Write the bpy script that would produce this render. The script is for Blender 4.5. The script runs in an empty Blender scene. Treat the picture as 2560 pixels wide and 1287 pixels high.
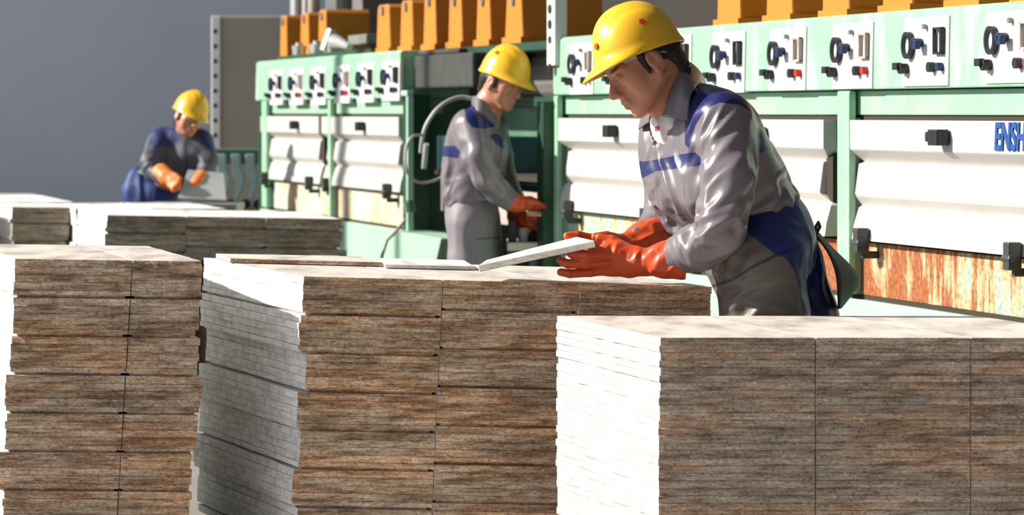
import bpy, bmesh, math, random
import numpy as np
from mathutils import Vector, Matrix
random.seed(7); RNG = np.random.RandomState(11)
S = bpy.context.scene
COL = S.collection
# ------------------------------------------------------------------ camera, light, exposure
H = 1.28                 # eye height
F = 8000.0               # focal length in pixels of the 2560 x 1287 frame
cam = bpy.data.cameras.new('camera'); camo = bpy.data.objects.new('camera', cam); COL.objects.link(camo)
camo.location = (0, 0, H); camo.rotation_euler = (math.pi/2, 0, 0)
cam.sensor_width = 36; cam.lens = F/2560*36; cam.shift_y = -(643.5-280)/2560
cam.clip_end = 200
cam.dof.use_dof = True; cam.dof.focus_distance = 8.9; cam.dof.aperture_fstop = 6.5
S.camera = camo
S.view_settings.view_transform = 'Standard'; S.view_settings.look = 'None'
S.view_settings.exposure = 0.14; S.view_settings.gamma = 1.0; S.view_settings.use_curve_mapping = False
w = bpy.data.worlds.new('world'); S.world = w; w.use_nodes = True
bg = w.node_tree.nodes['Background']; bg.inputs[1].default_value = 1.0
# daylight comes in from the open left side of the hall; the closed right side is dim
_tc = w.node_tree.nodes.new('ShaderNodeTexCoord'); _sx = w.node_tree.nodes.new('ShaderNodeSeparateXYZ'); _rp = w.node_tree.nodes.new('ShaderNodeValToRGB')
_mr = w.node_tree.nodes.new('ShaderNodeMapRange'); _mr.inputs[1].default_value = -1; _mr.inputs[2].default_value = 1
w.node_tree.links.new(_tc.outputs['Generated'], _sx.inputs[0]); w.node_tree.links.new(_sx.outputs[0], _mr.inputs[0]); w.node_tree.links.new(_mr.outputs[0], _rp.inputs[0]); w.node_tree.links.new(_rp.outputs[0], bg.inputs[0])
_rp.color_ramp.elements[0].position = .1; _rp.color_ramp.elements[0].color = (.80, .84, .94, 1); _rp.color_ramp.elements[1].position = .50; _rp.color_ramp.elements[1].color = (.085, .085, .092, 1)
sun = bpy.data.lights.new('sun', 'SUN'); sun.energy = 8.6; sun.angle = math.radians(1.2); sun.color = (1.0, 0.93, 0.80)
suno = bpy.data.objects.new('sun', sun); COL.objects.link(suno)
_ts = Vector((-0.86, 0.05, 0.49)).normalized()      # towards the sun: from the left, through the open side of the hall
suno.rotation_euler = _ts.to_track_quat('Z', 'Y').to_euler(); suno.location = (-6, 8, 6)

def W(px, py, Y): return Vector(((px-1280)*Y/F, Y, H-(py-280)*Y/F))

# ------------------------------------------------------------------ object helpers
def props(o, label=None, cat=None, group=None, kind=None):
    if label: o['label'] = label
    if cat: o['category'] = cat
    if group: o['group'] = group
    if kind: o['kind'] = kind
    return o
def empty(name, loc=(0,0,0), rotz=0.0, label=None, cat=None, group=None):
    o = bpy.data.objects.new(name, None); o.empty_display_size = 0.1
    COL.objects.link(o); o.location = loc; o.rotation_euler = (0, 0, rotz)
    return props(o, label, cat, group)
def smooth(me, on=True):
    me.polygons.foreach_set('use_smooth', [on]*len(me.polygons)); me.update()
def link(name, me, mats, parent=None, bevel=0, sm=False, world=False):
    o = bpy.data.objects.new(name, me); COL.objects.link(o)
    if not isinstance(mats, (list, tuple)): mats = [mats]
    if len(me.materials) == 0:
        for m in mats: me.materials.append(m)
    if parent is not None:
        o.parent = parent
        if world:
            base = Vector(parent.location)
            if parent.parent: base = base+Vector(parent.parent.location)
            o.location = -base if parent.type == 'EMPTY' and parent.parent is None else Vector((0,0,0))
    if sm: smooth(me)
    if bevel:
        b = o.modifiers.new('bevel', 'BEVEL'); b.width = bevel; b.segments = 2; b.limit_method = 'ANGLE'; b.angle_limit = math.radians(40)
    return o
class MB:
    def __init__(s): s.v = []; s.f = []; s.m = []
    def add(s, vs, fs, mi=0):
        n = len(s.v); s.v += [tuple(v) for v in vs]; s.f += [tuple(i+n for i in f) for f in fs]; s.m += [mi]*len(fs); return s
    def box(s, x0, x1, y0, y1, z0, z1, mi=0):
        if x0 > x1: x0, x1 = x1, x0
        if y0 > y1: y0, y1 = y1, y0
        if z0 > z1: z0, z1 = z1, z0
        v = [(x0,y0,z0),(x1,y0,z0),(x1,y1,z0),(x0,y1,z0),(x0,y0,z1),(x1,y0,z1),(x1,y1,z1),(x0,y1,z1)]
        return s.add(v, [(0,3,2,1),(4,5,6,7),(0,1,5,4),(1,2,6,5),(2,3,7,6),(3,0,4,7)], mi)
    def tube(s, pts, r, n=10, mi=0, caps=True):
        pts = [Vector(p) for p in pts]; k = len(pts)
        rs = r if isinstance(r, (list, tuple)) else [r]*k
        vs = []; up = None
        for i, p in enumerate(pts):
            t = (pts[min(i+1,k-1)]-pts[max(i-1,0)]).normalized()
            if up is None: up = Vector((0,0,1)) if abs(t.z) < .9 else Vector((0,1,0))
            a = t.cross(up)
            if a.length < 1e-4: a = t.cross(Vector((1,0,0)))
            a.normalize(); b = a.cross(t).normalized(); up = b
            for j in range(n):
                th = 2*math.pi*j/n; vs.append(p+(a*math.cos(th)+b*math.sin(th))*rs[i])
        fs = []
        for i in range(k-1):
            for j in range(n):
                j2 = (j+1) % n; fs.append((i*n+j, i*n+j2, (i+1)*n+j2, (i+1)*n+j))
        if caps: fs.append(tuple(range(n))[::-1]); fs.append(tuple((k-1)*n+j for j in range(n)))
        return s.add(vs, fs, mi)
    def prism(s, poly, ax, a0, a1, mi=0):
        """poly = 2d points in the plane normal to axis ax ('x','y','z'), extruded a0..a1"""
        def mk(p, a):
            return {'x': (a, p[0], p[1]), 'y': (p[0], a, p[1]), 'z': (p[0], p[1], a)}[ax]
        n = len(poly); vs = [mk(p, a0) for p in poly]+[mk(p, a1) for p in poly]
        fs = [tuple(range(n))[::-1], tuple(range(n, 2*n))]+[(i, (i+1)%n, n+(i+1)%n, n+i) for i in range(n)]
        return s.add(vs, fs, mi)
    def mesh(s, name):
        me = bpy.data.meshes.new(name); me.from_pydata(s.v, [], s.f); me.update()
        me.polygons.foreach_set('material_index', s.m)
        bm = bmesh.new(); bm.from_mesh(me); bmesh.ops.recalc_face_normals(bm, faces=bm.faces); bm.to_mesh(me); bm.free()
        return me
    def build(s, name, mats, parent=None, bevel=0, sm=False, world=False):
        return link(name, s.mesh(name), mats, parent, bevel, sm, world)

# ------------------------------------------------------------------ materials
def _new(name):
    m = bpy.data.materials.new(name); m.use_nodes = True; nt = m.node_tree
    return m, nt, nt.nodes['Principled BSDF']
def N(nt, t, **k):
    n = nt.nodes.new(t)
    for a, v in k.items(): setattr(n, a, v)
    return n
def ramp(nt, fac, stops, interp='LINEAR'):
    r = N(nt, 'ShaderNodeValToRGB'); r.color_ramp.interpolation = interp
    e = r.color_ramp.elements
    while len(e) < len(stops): e.new(0.5)
    for i, (p, c) in enumerate(stops):
        e[i].position = p; e[i].color = (c[0], c[1], c[2], 1) if len(c) == 3 else c
    nt.links.new(fac, r.inputs[0]); return r.outputs[0]
def coords(nt, scale=(1,1,1), rnd=False):
    tc = N(nt, 'ShaderNodeTexCoord'); mp = N(nt, 'ShaderNodeMapping'); mp.inputs['Scale'].default_value = scale
    if rnd:
        oi = N(nt, 'ShaderNodeObjectInfo'); mm = N(nt, 'ShaderNodeMath', operation='MULTIPLY'); mm.inputs[1].default_value = 37.0
        nt.links.new(oi.outputs['Random'], mm.inputs[0])
        va = N(nt, 'ShaderNodeVectorMath', operation='ADD'); cx = N(nt, 'ShaderNodeCombineXYZ')
        for i in range(3): nt.links.new(mm.outputs[0], cx.inputs[i])
        nt.links.new(tc.outputs['Object'], va.inputs[0]); nt.links.new(cx.outputs[0], va.inputs[1]); nt.links.new(va.outputs[0], mp.inputs[0])
    else: nt.links.new(tc.outputs['Object'], mp.inputs[0])
    return mp.outputs[0]
def noise(nt, vec, scale, detail=4, rough=.6):
    n = N(nt, 'ShaderNodeTexNoise'); n.inputs['Scale'].default_value = scale; n.inputs['Detail'].default_value = detail; n.inputs['Roughness'].default_value = rough
    nt.links.new(vec, n.inputs['Vector']); return n.outputs['Fac']
def mix(nt, fac, a, b, mode='MIX'):
    m = N(nt, 'ShaderNodeMix', data_type='RGBA', blend_type=mode)
    for sock, v in ((m.inputs[0], fac), (m.inputs[6], a), (m.inputs[7], b)):
        if isinstance(v, (int, float)): sock.default_value = v
        elif isinstance(v, tuple): sock.default_value = (v[0], v[1], v[2], 1)
        else: nt.links.new(v, sock)
    return m.outputs[2]
def bump(nt, bs, h, strength=.3, dist=.01):
    b = N(nt, 'ShaderNodeBump'); b.inputs['Strength'].default_value = strength; b.inputs['Distance'].default_value = dist
    nt.links.new(h, b.inputs['Height']); nt.links.new(b.outputs[0], bs.inputs['Normal'])
def plain(name, c, rough=.6, metal=0.0, var=.25, vs=6, spec=.4, dirt=None, dirt_amt=.35):
    m, nt, bs = _new(name); v = coords(nt)
    f = noise(nt, v, vs, 6)
    col = mix(nt, f, tuple(x*(1-var) for x in c), tuple(min(1, x*(1+var)) for x in c))
    if dirt:
        f2 = noise(nt, coords(nt, (1.3, 1.3, .5)), vs*1.7, 8, .7)
        k = ramp(nt, f2, [(.5, (0,0,0)), (.72, (dirt_amt,)*3)])
        col = mix(nt, k, col, dirt)
    nt.links.new(col, bs.inputs['Base Color']); bs.inputs['Roughness'].default_value = rough; bs.inputs['Metallic'].default_value = metal
    bs.inputs['Specular IOR Level'].default_value = spec
    return m
def rusty(name, c, lo, hi, rust=(.30,.085,.02), pale=(.55,.42,.22), grad=None):
    """paint with vertical rust streaks; lo..hi = noise threshold, lower = more rust"""
    m, nt, bs = _new(name)
    f = noise(nt, coords(nt, (9, 9, 1.6)), 2.2, 8, .72); g = noise(nt, coords(nt, (1, 1, 1)), 1.1, 3)
    add = N(nt, 'ShaderNodeMath', operation='ADD'); nt.links.new(f, add.inputs[0]); nt.links.new(g, add.inputs[1])
    if grad:   # the paint is more worn towards one end of the machine
        tc = N(nt, 'ShaderNodeTexCoord'); sx = N(nt, 'ShaderNodeSeparateXYZ'); nt.links.new(tc.outputs['Object'], sx.inputs[0])
        mr = N(nt, 'ShaderNodeMapRange'); nt.links.new(sx.outputs[0], mr.inputs[0])
        for i_, v_ in enumerate(grad): mr.inputs[1+i_].default_value = v_
        ad2 = N(nt, 'ShaderNodeMath', operation='ADD'); nt.links.new(add.outputs[0], ad2.inputs[0]); nt.links.new(mr.outputs[0], ad2.inputs[1]); add = ad2
    sub = N(nt, 'ShaderNodeMath', operation='MULTIPLY'); nt.links.new(add.outputs[0], sub.inputs[0]); sub.inputs[1].default_value = .5
    k1 = ramp(nt, sub.outputs[0], [(lo-.04, (0,0,0)), (lo, (1,1,1))]); k2 = ramp(nt, sub.outputs[0], [(lo, (0,0,0)), (hi, (1,1,1))])
    col = mix(nt, k1, c, pale); col = mix(nt, k2, col, rust)
    f3 = noise(nt, coords(nt, (4, 4, 4)), 14, 6); dk = ramp(nt, f3, [(.4, (.55,.55,.55)), (.62, (1.15,1.15,1.15))])
    col = mix(nt, 1.0, col, dk, 'MULTIPLY')
    nt.links.new(col, bs.inputs['Base Color']); bs.inputs['Roughness'].default_value = .75
    bump(nt, bs, f3, .25, .004); return m
MAT = {}
MAT['mint'] = plain('mint_paint', (.235,.445,.305), .42, var=.18, vs=3, dirt=(.55,.72,.60), dirt_amt=.5)
MAT['mint_pale'] = plain('pale_mint_paint', (.30,.49,.38), .5, var=.15, vs=3, dirt=(.30,.20,.10), dirt_amt=.15)
MAT['mint_rust_light'] = plain('mint_header_paint', (.24,.44,.31), .5, var=.2, vs=4, dirt=(.50,.42,.28), dirt_amt=.45)
MAT['green_dark'] = plain('dark_green_paint', (.010,.052,.027), .45, var=.35)
MAT['green_dull'] = plain('dull_green_paint', (.06,.15,.09), .6, var=.4, vs=3, dirt=(.22,.24,.20), dirt_amt=.5)
MAT['white'] = plain('white_enamel', (.50,.49,.475), .38, var=.08, vs=2.2, dirt=(.45,.38,.30), dirt_amt=.35)
MAT['plate'] = plain('white_plate', (.58,.59,.60), .35, var=.05)
MAT['rust_heavy'] = rusty('rusty_skirt', (.33,.50,.39), .50, .55, grad=(-5.0, -1.6, -.10, .10))
MAT['rust_mid'] = rusty('stained_skirt', (.48,.60,.50), .52, .62, rust=(.42,.22,.10), pale=(.66,.56,.40))
MAT['black'] = plain('black_plastic', (.012,.013,.018), .4)
MAT['navy_metal'] = plain('dark_blue_metal', (.015,.03,.09), .35, metal=.2)
MAT['pale_steel'] = plain('pale_steel', (.86,.88,.90), .5, var=.12, vs=5)
MAT['grey_metal'] = plain('grey_metal', (.23,.24,.23), .45, metal=.5, var=.35)
MAT['silver'] = plain('bright_metal', (.62,.63,.60), .35, metal=.7, var=.3)
MAT['dark_gap'] = plain('dark_interior', (.03,.022,.016), .9)
MAT['dusty'] = plain('dusty_grey', (.13,.125,.12), .85, var=.5, vs=9)
MAT['orange'] = plain('orange_yellow_paint', (.47,.165,.012), .55, var=.14, vs=3, dirt=(.45,.16,.03), dirt_amt=.5)
MAT['wall'] = plain('grey_blue_wall', (.70,.78,.90), .9, var=.12, vs=.35, spec=.1)
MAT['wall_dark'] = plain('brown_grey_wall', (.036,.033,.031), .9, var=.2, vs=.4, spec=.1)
MAT['beige'] = plain('beige_grey_panel', (.36,.35,.29), .8, var=.2, vs=1.2)
MAT['concrete'] = plain('concrete_floor', (.22,.21,.20), .85, var=.3, vs=2)
MAT['teal'] = plain('teal_paint', (.38,.52,.53), .5, var=.25)
MAT['cable'] = plain('grey_cable', (.42,.44,.42), .5)
MAT['red'] = plain('red_plastic', (.5,.02,.02), .4)
MAT['pinkgrey'] = plain('dusty_pink_grey', (.36,.30,.27), .8, var=.4, vs=12)
MAT['letter'] = plain('blue_lettering', (.01,.06,.25), .5, var=.1)
MAT['pallet'] = plain('pallet_wood', (.30,.21,.12), .8, var=.3, vs=8)

def board_mats(tag, front, front2, pale, top, fleck=150):
    # front edge: pressed chips, drawn out along the board
    m1, nt, bs = _new(tag+'_front_edge')
    # flakes run on from sheet to sheet, so the pattern is laid out in the hall, not per sheet
    ge = N(nt, 'ShaderNodeNewGeometry'); mp = N(nt, 'ShaderNodeMapping'); mp.inputs['Scale'].default_value = (1, 1, 8); nt.links.new(ge.outputs['Position'], mp.inputs[0])
    f = noise(nt, mp.outputs[0], 7, 9, .78)
    c = ramp(nt, f, [(.36, tuple(x*.42 for x in front)), (.46, front), (.56, front2), (.68, tuple(min(1, x*1.35) for x in front2))])
    mp2 = N(nt, 'ShaderNodeMapping'); mp2.inputs['Scale'].default_value = (1, 1, 1.7); nt.links.new(ge.outputs['Position'], mp2.inputs[0])
    f2 = noise(nt, mp2.outputs[0], fleck*.62, 5, .75); k = ramp(nt, f2, [(.34, (.38,.33,.30)), (.46, (.95,.95,.95)), (.56, (1.05,1.05,1.05)), (.68, (1.75,1.62,1.45))])
    c = mix(nt, 1.0, c, k, 'MULTIPLY')
    mp3 = N(nt, 'ShaderNodeMapping'); mp3.inputs['Scale'].default_value = (1, 1, 6); nt.links.new(ge.outputs['Position'], mp3.inputs[0])
    kk = ramp(nt, noise(nt, mp3.outputs[0], 2.4, 3), [(.36, (.86,.90,.92)), (.5, (1,1,1)), (.62, (1.13,.98,.84))])
    c = mix(nt, 1.0, c, kk, 'MULTIPLY')
    oi = N(nt, 'ShaderNodeObjectInfo'); kk = ramp(nt, oi.outputs['Random'], [(0, (.86,.82,.80)), (.4, (1,.98,.96)), (1, (1.12,1.13,1.14))])
    c = mix(nt, 1.0, c, kk, 'MULTIPLY')
    nt.links.new(c, bs.inputs['Base Color']); bs.inputs['Roughness'].default_value = .85; bump(nt, bs, f2, .6, .004)
    # side edge: pale, finely streaked
    m2, nt, bs = _new(tag+'_side_edge')
    f = noise(nt, coords(nt, (2, 1, 12), True), 7, 6, .7); c = ramp(nt, f, [(.3, tuple(x*.72 for x in pale)), (.5, pale), (.7, tuple(min(1,x*1.12) for x in pale))])
    f2 = noise(nt, coords(nt, (1, 1, .25), True), 22, 5, .7); k = ramp(nt, f2, [(.38, (.8,.78,.76)), (.55, (1.05,1.05,1.05))])
    c = mix(nt, 1.0, c, k, 'MULTIPLY')
    nt.links.new(c, bs.inputs['Base Color']); bs.inputs['Roughness'].default_value = .8; bump(nt, bs, f, .8, .004)
    m3, nt, bs = _new(tag+'_face')
    f = noise(nt, coords(nt, (1, .35, 1), True), 8, 6); c = ramp(nt, f, [(.35, tuple(x*.62 for x in top)), (.5, top), (.65, tuple(min(1,x*1.2) for x in top))])
    nt.links.new(c, bs.inputs['Base Color']); bs.inputs['Roughness'].default_value = .55
    return [m1, m2, m3]
BM_BROWN = board_mats('chipboard', (.45,.31,.20), (.74,.59,.45), (.86,.85,.83), (.60,.56,.52))
BM_FINE = board_mats('fine_chipboard', (.47,.36,.265), (.70,.58,.47), (.58,.555,.50), (.62,.56,.52), fleck=170)
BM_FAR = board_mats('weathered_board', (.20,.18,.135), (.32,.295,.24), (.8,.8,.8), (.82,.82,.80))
# ------------------------------------------------------------------ the hall
def structure(name, mb, m): return props(mb.build(name, m), kind='structure')
# columns of the open left side of the hall, out of the frame
structure('wall_left', MB().box(-7.1, -6.9, 19.3, 19.5, 0, 6).box(-7.1, -6.92, 17.6, 17.7, 0, 6).box(-7.1, -6.9, 23.0, 23.2, 0, 6), MAT['grey_metal'])
structure('floor', MB().box(-9, 14, -3, 34, -.12, 0), MAT['concrete'])
bw = MB().box(-16, 16, 0, .2, 0, 7); o = structure('wall_back', bw, MAT['wall']); o.location = (0, 29, 0); o.rotation_euler = (0, 0, math.radians(7))
# local frame of the machine row: x runs towards the viewer's right, y into the machines, z up
EX = Vector((.2674, -.9636, 0)); EY = Vector((.9636, .2674, 0))
X0 = 4.3; U = -.2775; YO = 9.0; ORG = Vector((X0+U*YO, YO, 0)); RZ = math.atan2(EX.y, EX.x)
def lx(px, yl=0.0):
    r = (px-1280)/F
    return (YO*r+.2674*r*yl-ORG.x-.9636*yl)/(.2674+.9636*r)
def lz(px, py, yl=0.0):
    x = lx(px, yl); Yw = YO-.9636*x+.2674*yl
    return H-(py-280)*Yw/F
def hz(py): return H-(py-280)/709.3     # heights read at the column x = 2110
o = structure('wall_right', MB().box(-22, 6, 2.6, 2.8, 0, 7), MAT['wall_dark']); o.location = ORG; o.rotation_euler = (0, 0, RZ)

# ------------------------------------------------------------------ the two veneer dryers
Z_TOP = hz(48); Z_CAB = hz(225); Z_HEAD = hz(287); Z_HINGE = hz(597); Z_SK = hz(735)
def dryer(name, label, doors, posts, x0, x1, plates, skirt, latch_px, logo=None, yfront=0.0):
    R = empty(name, ORG, RZ, label, 'machine')
    D = 1.5
    MB().box(x0+.01, x1-.01, .06, D, 0, Z_TOP-.03).build('casing', MAT['green_dull'], R)
    # control cabinet, leaning back a little like the real fascia
    MB().prism([(-.05, Z_CAB), (-.045, Z_TOP), (-.03, Z_TOP+.012), (.35, Z_TOP+.012), (.35, Z_CAB)], 'x', x0, x1).build('control_cabinet', MAT['mint'], R, bevel=.006)
    MB().box(x0, x1, -.01, .2, Z_HEAD, Z_CAB-.004).build('header_beam', MAT['mint_rust_light'], R, bevel=.004)
    MB().box(x0, x1, .0, .06, Z_SK+.008, Z_HINGE-.004).build('skirt_panel', skirt, R, bevel=.003)
    MB().box(x0, x1, -.02, .5, 0, Z_SK-.008).build('base_plinth', MAT['mint_pale'], R, bevel=.006)
    MB().box(x0+.01, x1-.01, .0, .06, Z_HEAD-.02, Z_HEAD-.0005).build('upper_gap_shade', MAT['dark_gap'], R)  # dark strip put in as the shade of the gap above the doors
    MB().box(x0, x1, .002, .06, Z_SK-.0075, Z_SK+.0075).build('lower_gap_shade', MAT['dark_gap'], R)  # gap line under the skirt, its shade made as a dark strip
    for (a, b) in posts:
        MB().box(a, b, -.05, -.022, Z_SK+.01, Z_CAB-.004).box(a+.012, b-.012, -.023, .058, Z_SK+.01, Z_HEAD-.01).build('post', MAT['mint'], R, bevel=.006)
    for (a, b) in doors:
        n = .075
        rows = [(Z_HEAD-.018, 0, -.045), (hz(371), 0, -.045), (hz(375), 0, -.040), (hz(381), n*.2, -.030), (hz(402), n, .004), (hz(407), n, -.016), (hz(480), n, -.030), (hz(487), n, -.026),
                (hz(509), n*.2, -.004), (hz(515), 0, -.016), (hz(560), 0, -.034), (Z_HINGE+.006, 0, -.040)]
        mb = MB(); vs = []
        for (z, i, y) in rows: vs += [(a+i, y, z), (b-i, y, z)]
        k = len(rows)
        for (z, i, y) in rows: vs += [(a+i, y+.05, z), (b-i, y+.05, z)]
        fs = []
        for r in range(k-1):
            p = 2*r; q = p+2; P = 2*k+p; Q = P+2
            fs += [(p, q, q+1, p+1), (P, P+1, Q+1, Q), (p, P, Q, q), (p+1, q+1, Q+1, P+1)]
        fs += [(0, 1, 2*k+1, 2*k), (2*k-2, 4*k-2, 4*k-1, 2*k-1)]
        d = mb.add(vs, fs).build('door', MAT['white'], R)
        MB().box(a+.006, a+.07, -.006, .058, hz(505), hz(388)).box(b-.07, b-.006, -.006, .058, hz(505), hz(388)).build('notch_shade', MAT['dark_gap'], d)  # dark blocks in the door notches stand for the shaded interior
        for hx in (a+.21, b-.21):
            hb = MB().box(hx-.022, hx+.022, -.085, -.04, Z_HINGE-.035, Z_HINGE+.05).tube([(hx-.03, -.075, Z_HINGE), (hx+.03, -.075, Z_HINGE)], .014, 10)
            hb.box(hx-.013, hx+.013, -.06, -.0, Z_HINGE-.055, Z_HINGE-.03)
            hb.build('hinge', plain('dark_hinge_metal', (.06,.065,.065), .45, metal=.4), d, bevel=.004)
        for lp in latch_px:
            c = lx(lp, -.05)
            if a < c < b:
                zc = hz(338)
                lb = MB().box(c-.10, c-.03, -.062, -.045, zc-.015, zc+.018).tube([(c-.03, -.06, zc), (c+.04, -.075, zc)], .014, 10).box(c+.0, c+.075, -.095, -.05, zc-.026, zc+.026)
                lb.build('latch', [MAT['black']], d, bevel=.004)
    for (pp, w_, top, bot, hand) in plates:
        c = lx(pp, -.05); t0 = lz(pp, top, -.045); t1 = lz(pp, bot, -.045)
        L = w_/2; hgt = t0-t1
        def ysurf(z): return -.05+.005*(z-Z_CAB)/(Z_TOP-Z_CAB)
        mb = MB(); vs = [(c-L, ysurf(t1)-.006, t1), (c+L, ysurf(t1)-.006, t1), (c+L, ysurf(t0)-.006, t0), (c-L, ysurf(t0)-.006, t0)]
        vs += [(x, y+.02, z) for (x, y, z) in vs]
        P = mb.add(vs, [(0,1,2,3), (7,6,5,4), (0,4,5,1), (1,5,6,2), (2,6,7,3), (3,7,4,0)]).build('control_plate', MAT['plate'], R, bevel=.002)
        yy = ysurf((t0+t1)/2)-.008
        def at(fx, fy): return (c-L+2*L*fx, t0-hgt*fy)
        x, z = at(.17, .40); r = hgt*.20
        ring = MB(); n = 20; vs = []; fs = []
        for j in range(n):
            th = 2*math.pi*j/n; ct, st = math.cos(th), math.sin(th)
            for (rr, dy) in ((r, 0), (r, -.018), (r*.72, -.018), (r*.68, -.004)): vs.append((x+rr*ct*.85, yy+dy, z+rr*st))
        for j in range(n):
            for q in range(3): a_, b_ = j*4+q, ((j+1)%n)*4+q; fs.append((a_, b_, b_+1, a_+1))
            fs_c = None
        ring.add(vs, fs).build('dial_ring', MAT['black'], P, sm=False)
        MB().tube([(x, yy-.001, z), (x, yy-.006, z)], r*.70, 20).build('dial_face', MAT['pale_steel'], P)
        x2, z2 = at(.42, .37)
        MB().tube([(x2-.035, yy-.008, z2+.004), (x2, yy-.02, z2)], .006, 8).tube([(x2, yy, z2), (x2, yy-.035, z2)], .015, 12).box(x2-.004, x2+.034, yy-.035, yy-.016, z2-.022, z2+.008).build('crank_handle', MAT['navy_metal'], P, bevel=.003)
        x3, z3 = at(.52, .14)
        MB().tube([(x3, yy, z3), (x3, yy-.012, z3)], .009, 10).build('screw', MAT['grey_metal'], P)
        xa, za = at(.74, .16); xb, zb = at(.93, .55); t = .008
        fr = MB().box(xa, xb, yy-.012, yy, za, za-t).box(xa, xb, yy-.012, yy, zb, zb+t).box(xa, xa+t, yy-.012, yy, zb, za).box(xb-t*1.6, xb, yy-.014, yy, zb, za)
        fr.build('meter_frame', MAT['black'] if hand % 3 != 1 else MAT['pinkgrey'], P)
        x5, z5 = at(.10, .74)
        MB().tube([(x5, yy, z5), (x5, yy-.03, z5)], .018, 12).box(x5-.036, x5+.004, yy-.04, yy-.022, z5-.004, z5+.020).build('switch_lever', MAT['black'], P, bevel=.002)
        x6, z6 = at(.70, .73)
        MB().tube([(x6, yy, z6), (x6, yy-.022, z6)], .017, 12).build('button', MAT['black'], P)
        x7, z7 = at(.88, .73)
        MB().tube([(x7, yy, z7), (x7, yy-.02, z7)], .014, 12).build('button', MAT['red'] if hand % 2 else MAT['navy_metal'], P)
    if logo:
        cu = bpy.data.curves.new('lettering', 'FONT'); cu.body = logo; cu.size = .118; cu.extrude = .002; cu.shear = .12; cu.offset = .0035; cu.space_character = .98
        t = bpy.data.objects.new('t', cu); COL.objects.link(t)
        bpy.context.view_layer.update()
        me = bpy.data.meshes.new_from_object(t.evaluated_get(bpy.context.evaluated_depsgraph_get())); bpy.data.objects.remove(t)
        x = lx(2484, -.05); z = hz(362)
        me.transform(Matrix.Translation((x, -.048, z)) @ Matrix.Rotation(math.pi/2, 4, 'X') @ Matrix.Diagonal((.80, 1, 1, 1)))
        o = link('lettering', me, MAT['letter'], R)
    return R
XR1 = lx(2760); XR0 = lx(1408); XL1 = lx(1020); XL0 = lx(657)
pr = [(1455, .36, 108, 236, 1), (1560, .36, 99, 236, 0), (1692, .37, 88, 232, 0), (1822, .375, 80, 232, 0), (1970, .375, 70, 226, 1), (2132, .375, 58, 222, 1), (2316, .375, 43, 215, 0), (2530, .375, 26, 208, 1)]
dR = dryer('veneer_dryer', 'long pale green dryer with white doors and rusty skirt behind the leaning worker', [(lx(2138), lx(2138)+1.66), (lx(1716), lx(2088)), (lx(1418), lx(1690))],
      [(lx(2092, -.05), lx(2122, -.05)), (lx(1690, -.06), lx(1714, -.06)), (XR0-.01, XR0+.07), (lx(2138)+1.69, lx(2138)+1.80)], XR0, XR1, pr, MAT['rust_heavy'], (2350, 1900, 1530), 'ENSHEN')
pl = [(692, .42, 176, 262, 0), (742, .42, 172, 262, 1), (797, .42, 168, 262, 0), (856, .42, 163, 258, 1), (915, .42, 158, 256, 0), (978, .42, 152, 252, 0)]
dL = dryer('veneer_dryer', 'pale green dryer with two white doors, left of the middle worker', [(lx(668), lx(814)), (lx(822), lx(1016))],
      [(lx(650, -.06), lx(662, -.06)), (lx(815, -.06), lx(821, -.06))], XL0, XL1, pl, MAT['rust_mid'], (740, 905))
MB().box(XR0-.03, XR0+.10, -.07, -.01, hz(-330), hz(130)).build('holed_upright', MAT['plate'], dR, bevel=.004)
# holes of that upright, their shade put in as flat black discs
for k, zz in enumerate((H+.20, H+.33, H+.40, H+.47)):
    MB().tube([(XR0+.03, -.072, zz), (XR0+.03, -.076, zz)], .022 if k != 1 else .018, 12).build('hole_shade', MAT['black'], dR)
MB().box(XR0-.09, XR0+.015, -.10, .0, 0.55, Z_CAB-.03).build('post', MAT['green_dark'], dR, bevel=.005)
MB().box(XL0-.05, XL0+.0, -.02, .1, .3, Z_CAB+.02).build('post', MAT['green_dark'], dL, bevel=.005)
MB().box(XL1+.0, XL1+.10, -.03, .1, .45, Z_CAB+.02).build('post', MAT['green_dark'], dL, bevel=.005)
MB().box(XL1+.12, XL1+.155, -.04, -.005, .45, Z_CAB+.01).box(XL1-.05, XL1+.155, -.045, -.005, Z_CAB+.01, Z_CAB+.04).build('corner_frame', MAT['mint_pale'], dL, bevel=.005)

# orange guards over the row
gi = 0
def guard(px0, px1, ptop, pbot, depth, label, yl=.12):
    global gi
    a, b = lx(px0, yl), lx(px1, yl); zb = Z_TOP+.034; zt = lz(px0, ptop, yl)
    R = empty('chain_guard', ORG+EX*((a+b)/2)+EY*yl+Vector((0,0,zb)), RZ, label, 'machine guard', 'orange guards standing on the dryers')
    hw = (b-a)/2; h = zt-zb; tp = .80
    poly = [(-hw, 0), (hw, 0), (hw*tp, h*.93), (hw*tp*.8, h), (-hw*tp*.8, h), (-hw*tp, h*.93)]
    MB().prism(poly, 'y', 0, depth).build('housing', MAT['orange'], R, bevel=.008)
    MB().tube([(0, -.001, h*.86), (0, -.012, h*.86)], .028, 12).build('cap_screw', MAT['grey_metal'], R)
    MB().box(-hw*1.08, hw*1.08, -.012, depth, -.02, .012).build('foot_flange', MAT['orange'], R)
gl = [(1000,1032),(1058,1090),(1120,1155),(1190,1226),(1262,1306)]
nth = ['first', 'second', 'third', 'fourth', 'fifth', 'sixth']
guard(941, 975, 14, 140, .3, 'orange guard on the dryer, leftmost of the tall row behind the middle worker')
lb_ = ['orange guard second from the left in the tall row behind the middle worker', 'orange guard third from the left in the tall row behind the middle worker', 'orange guard fourth from the left in the tall row behind the middle worker',
       'orange guard just left of the middle worker\'s helmet, fifth in its row', 'wide orange guard right above the middle worker\'s helmet, last in its row']
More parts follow.
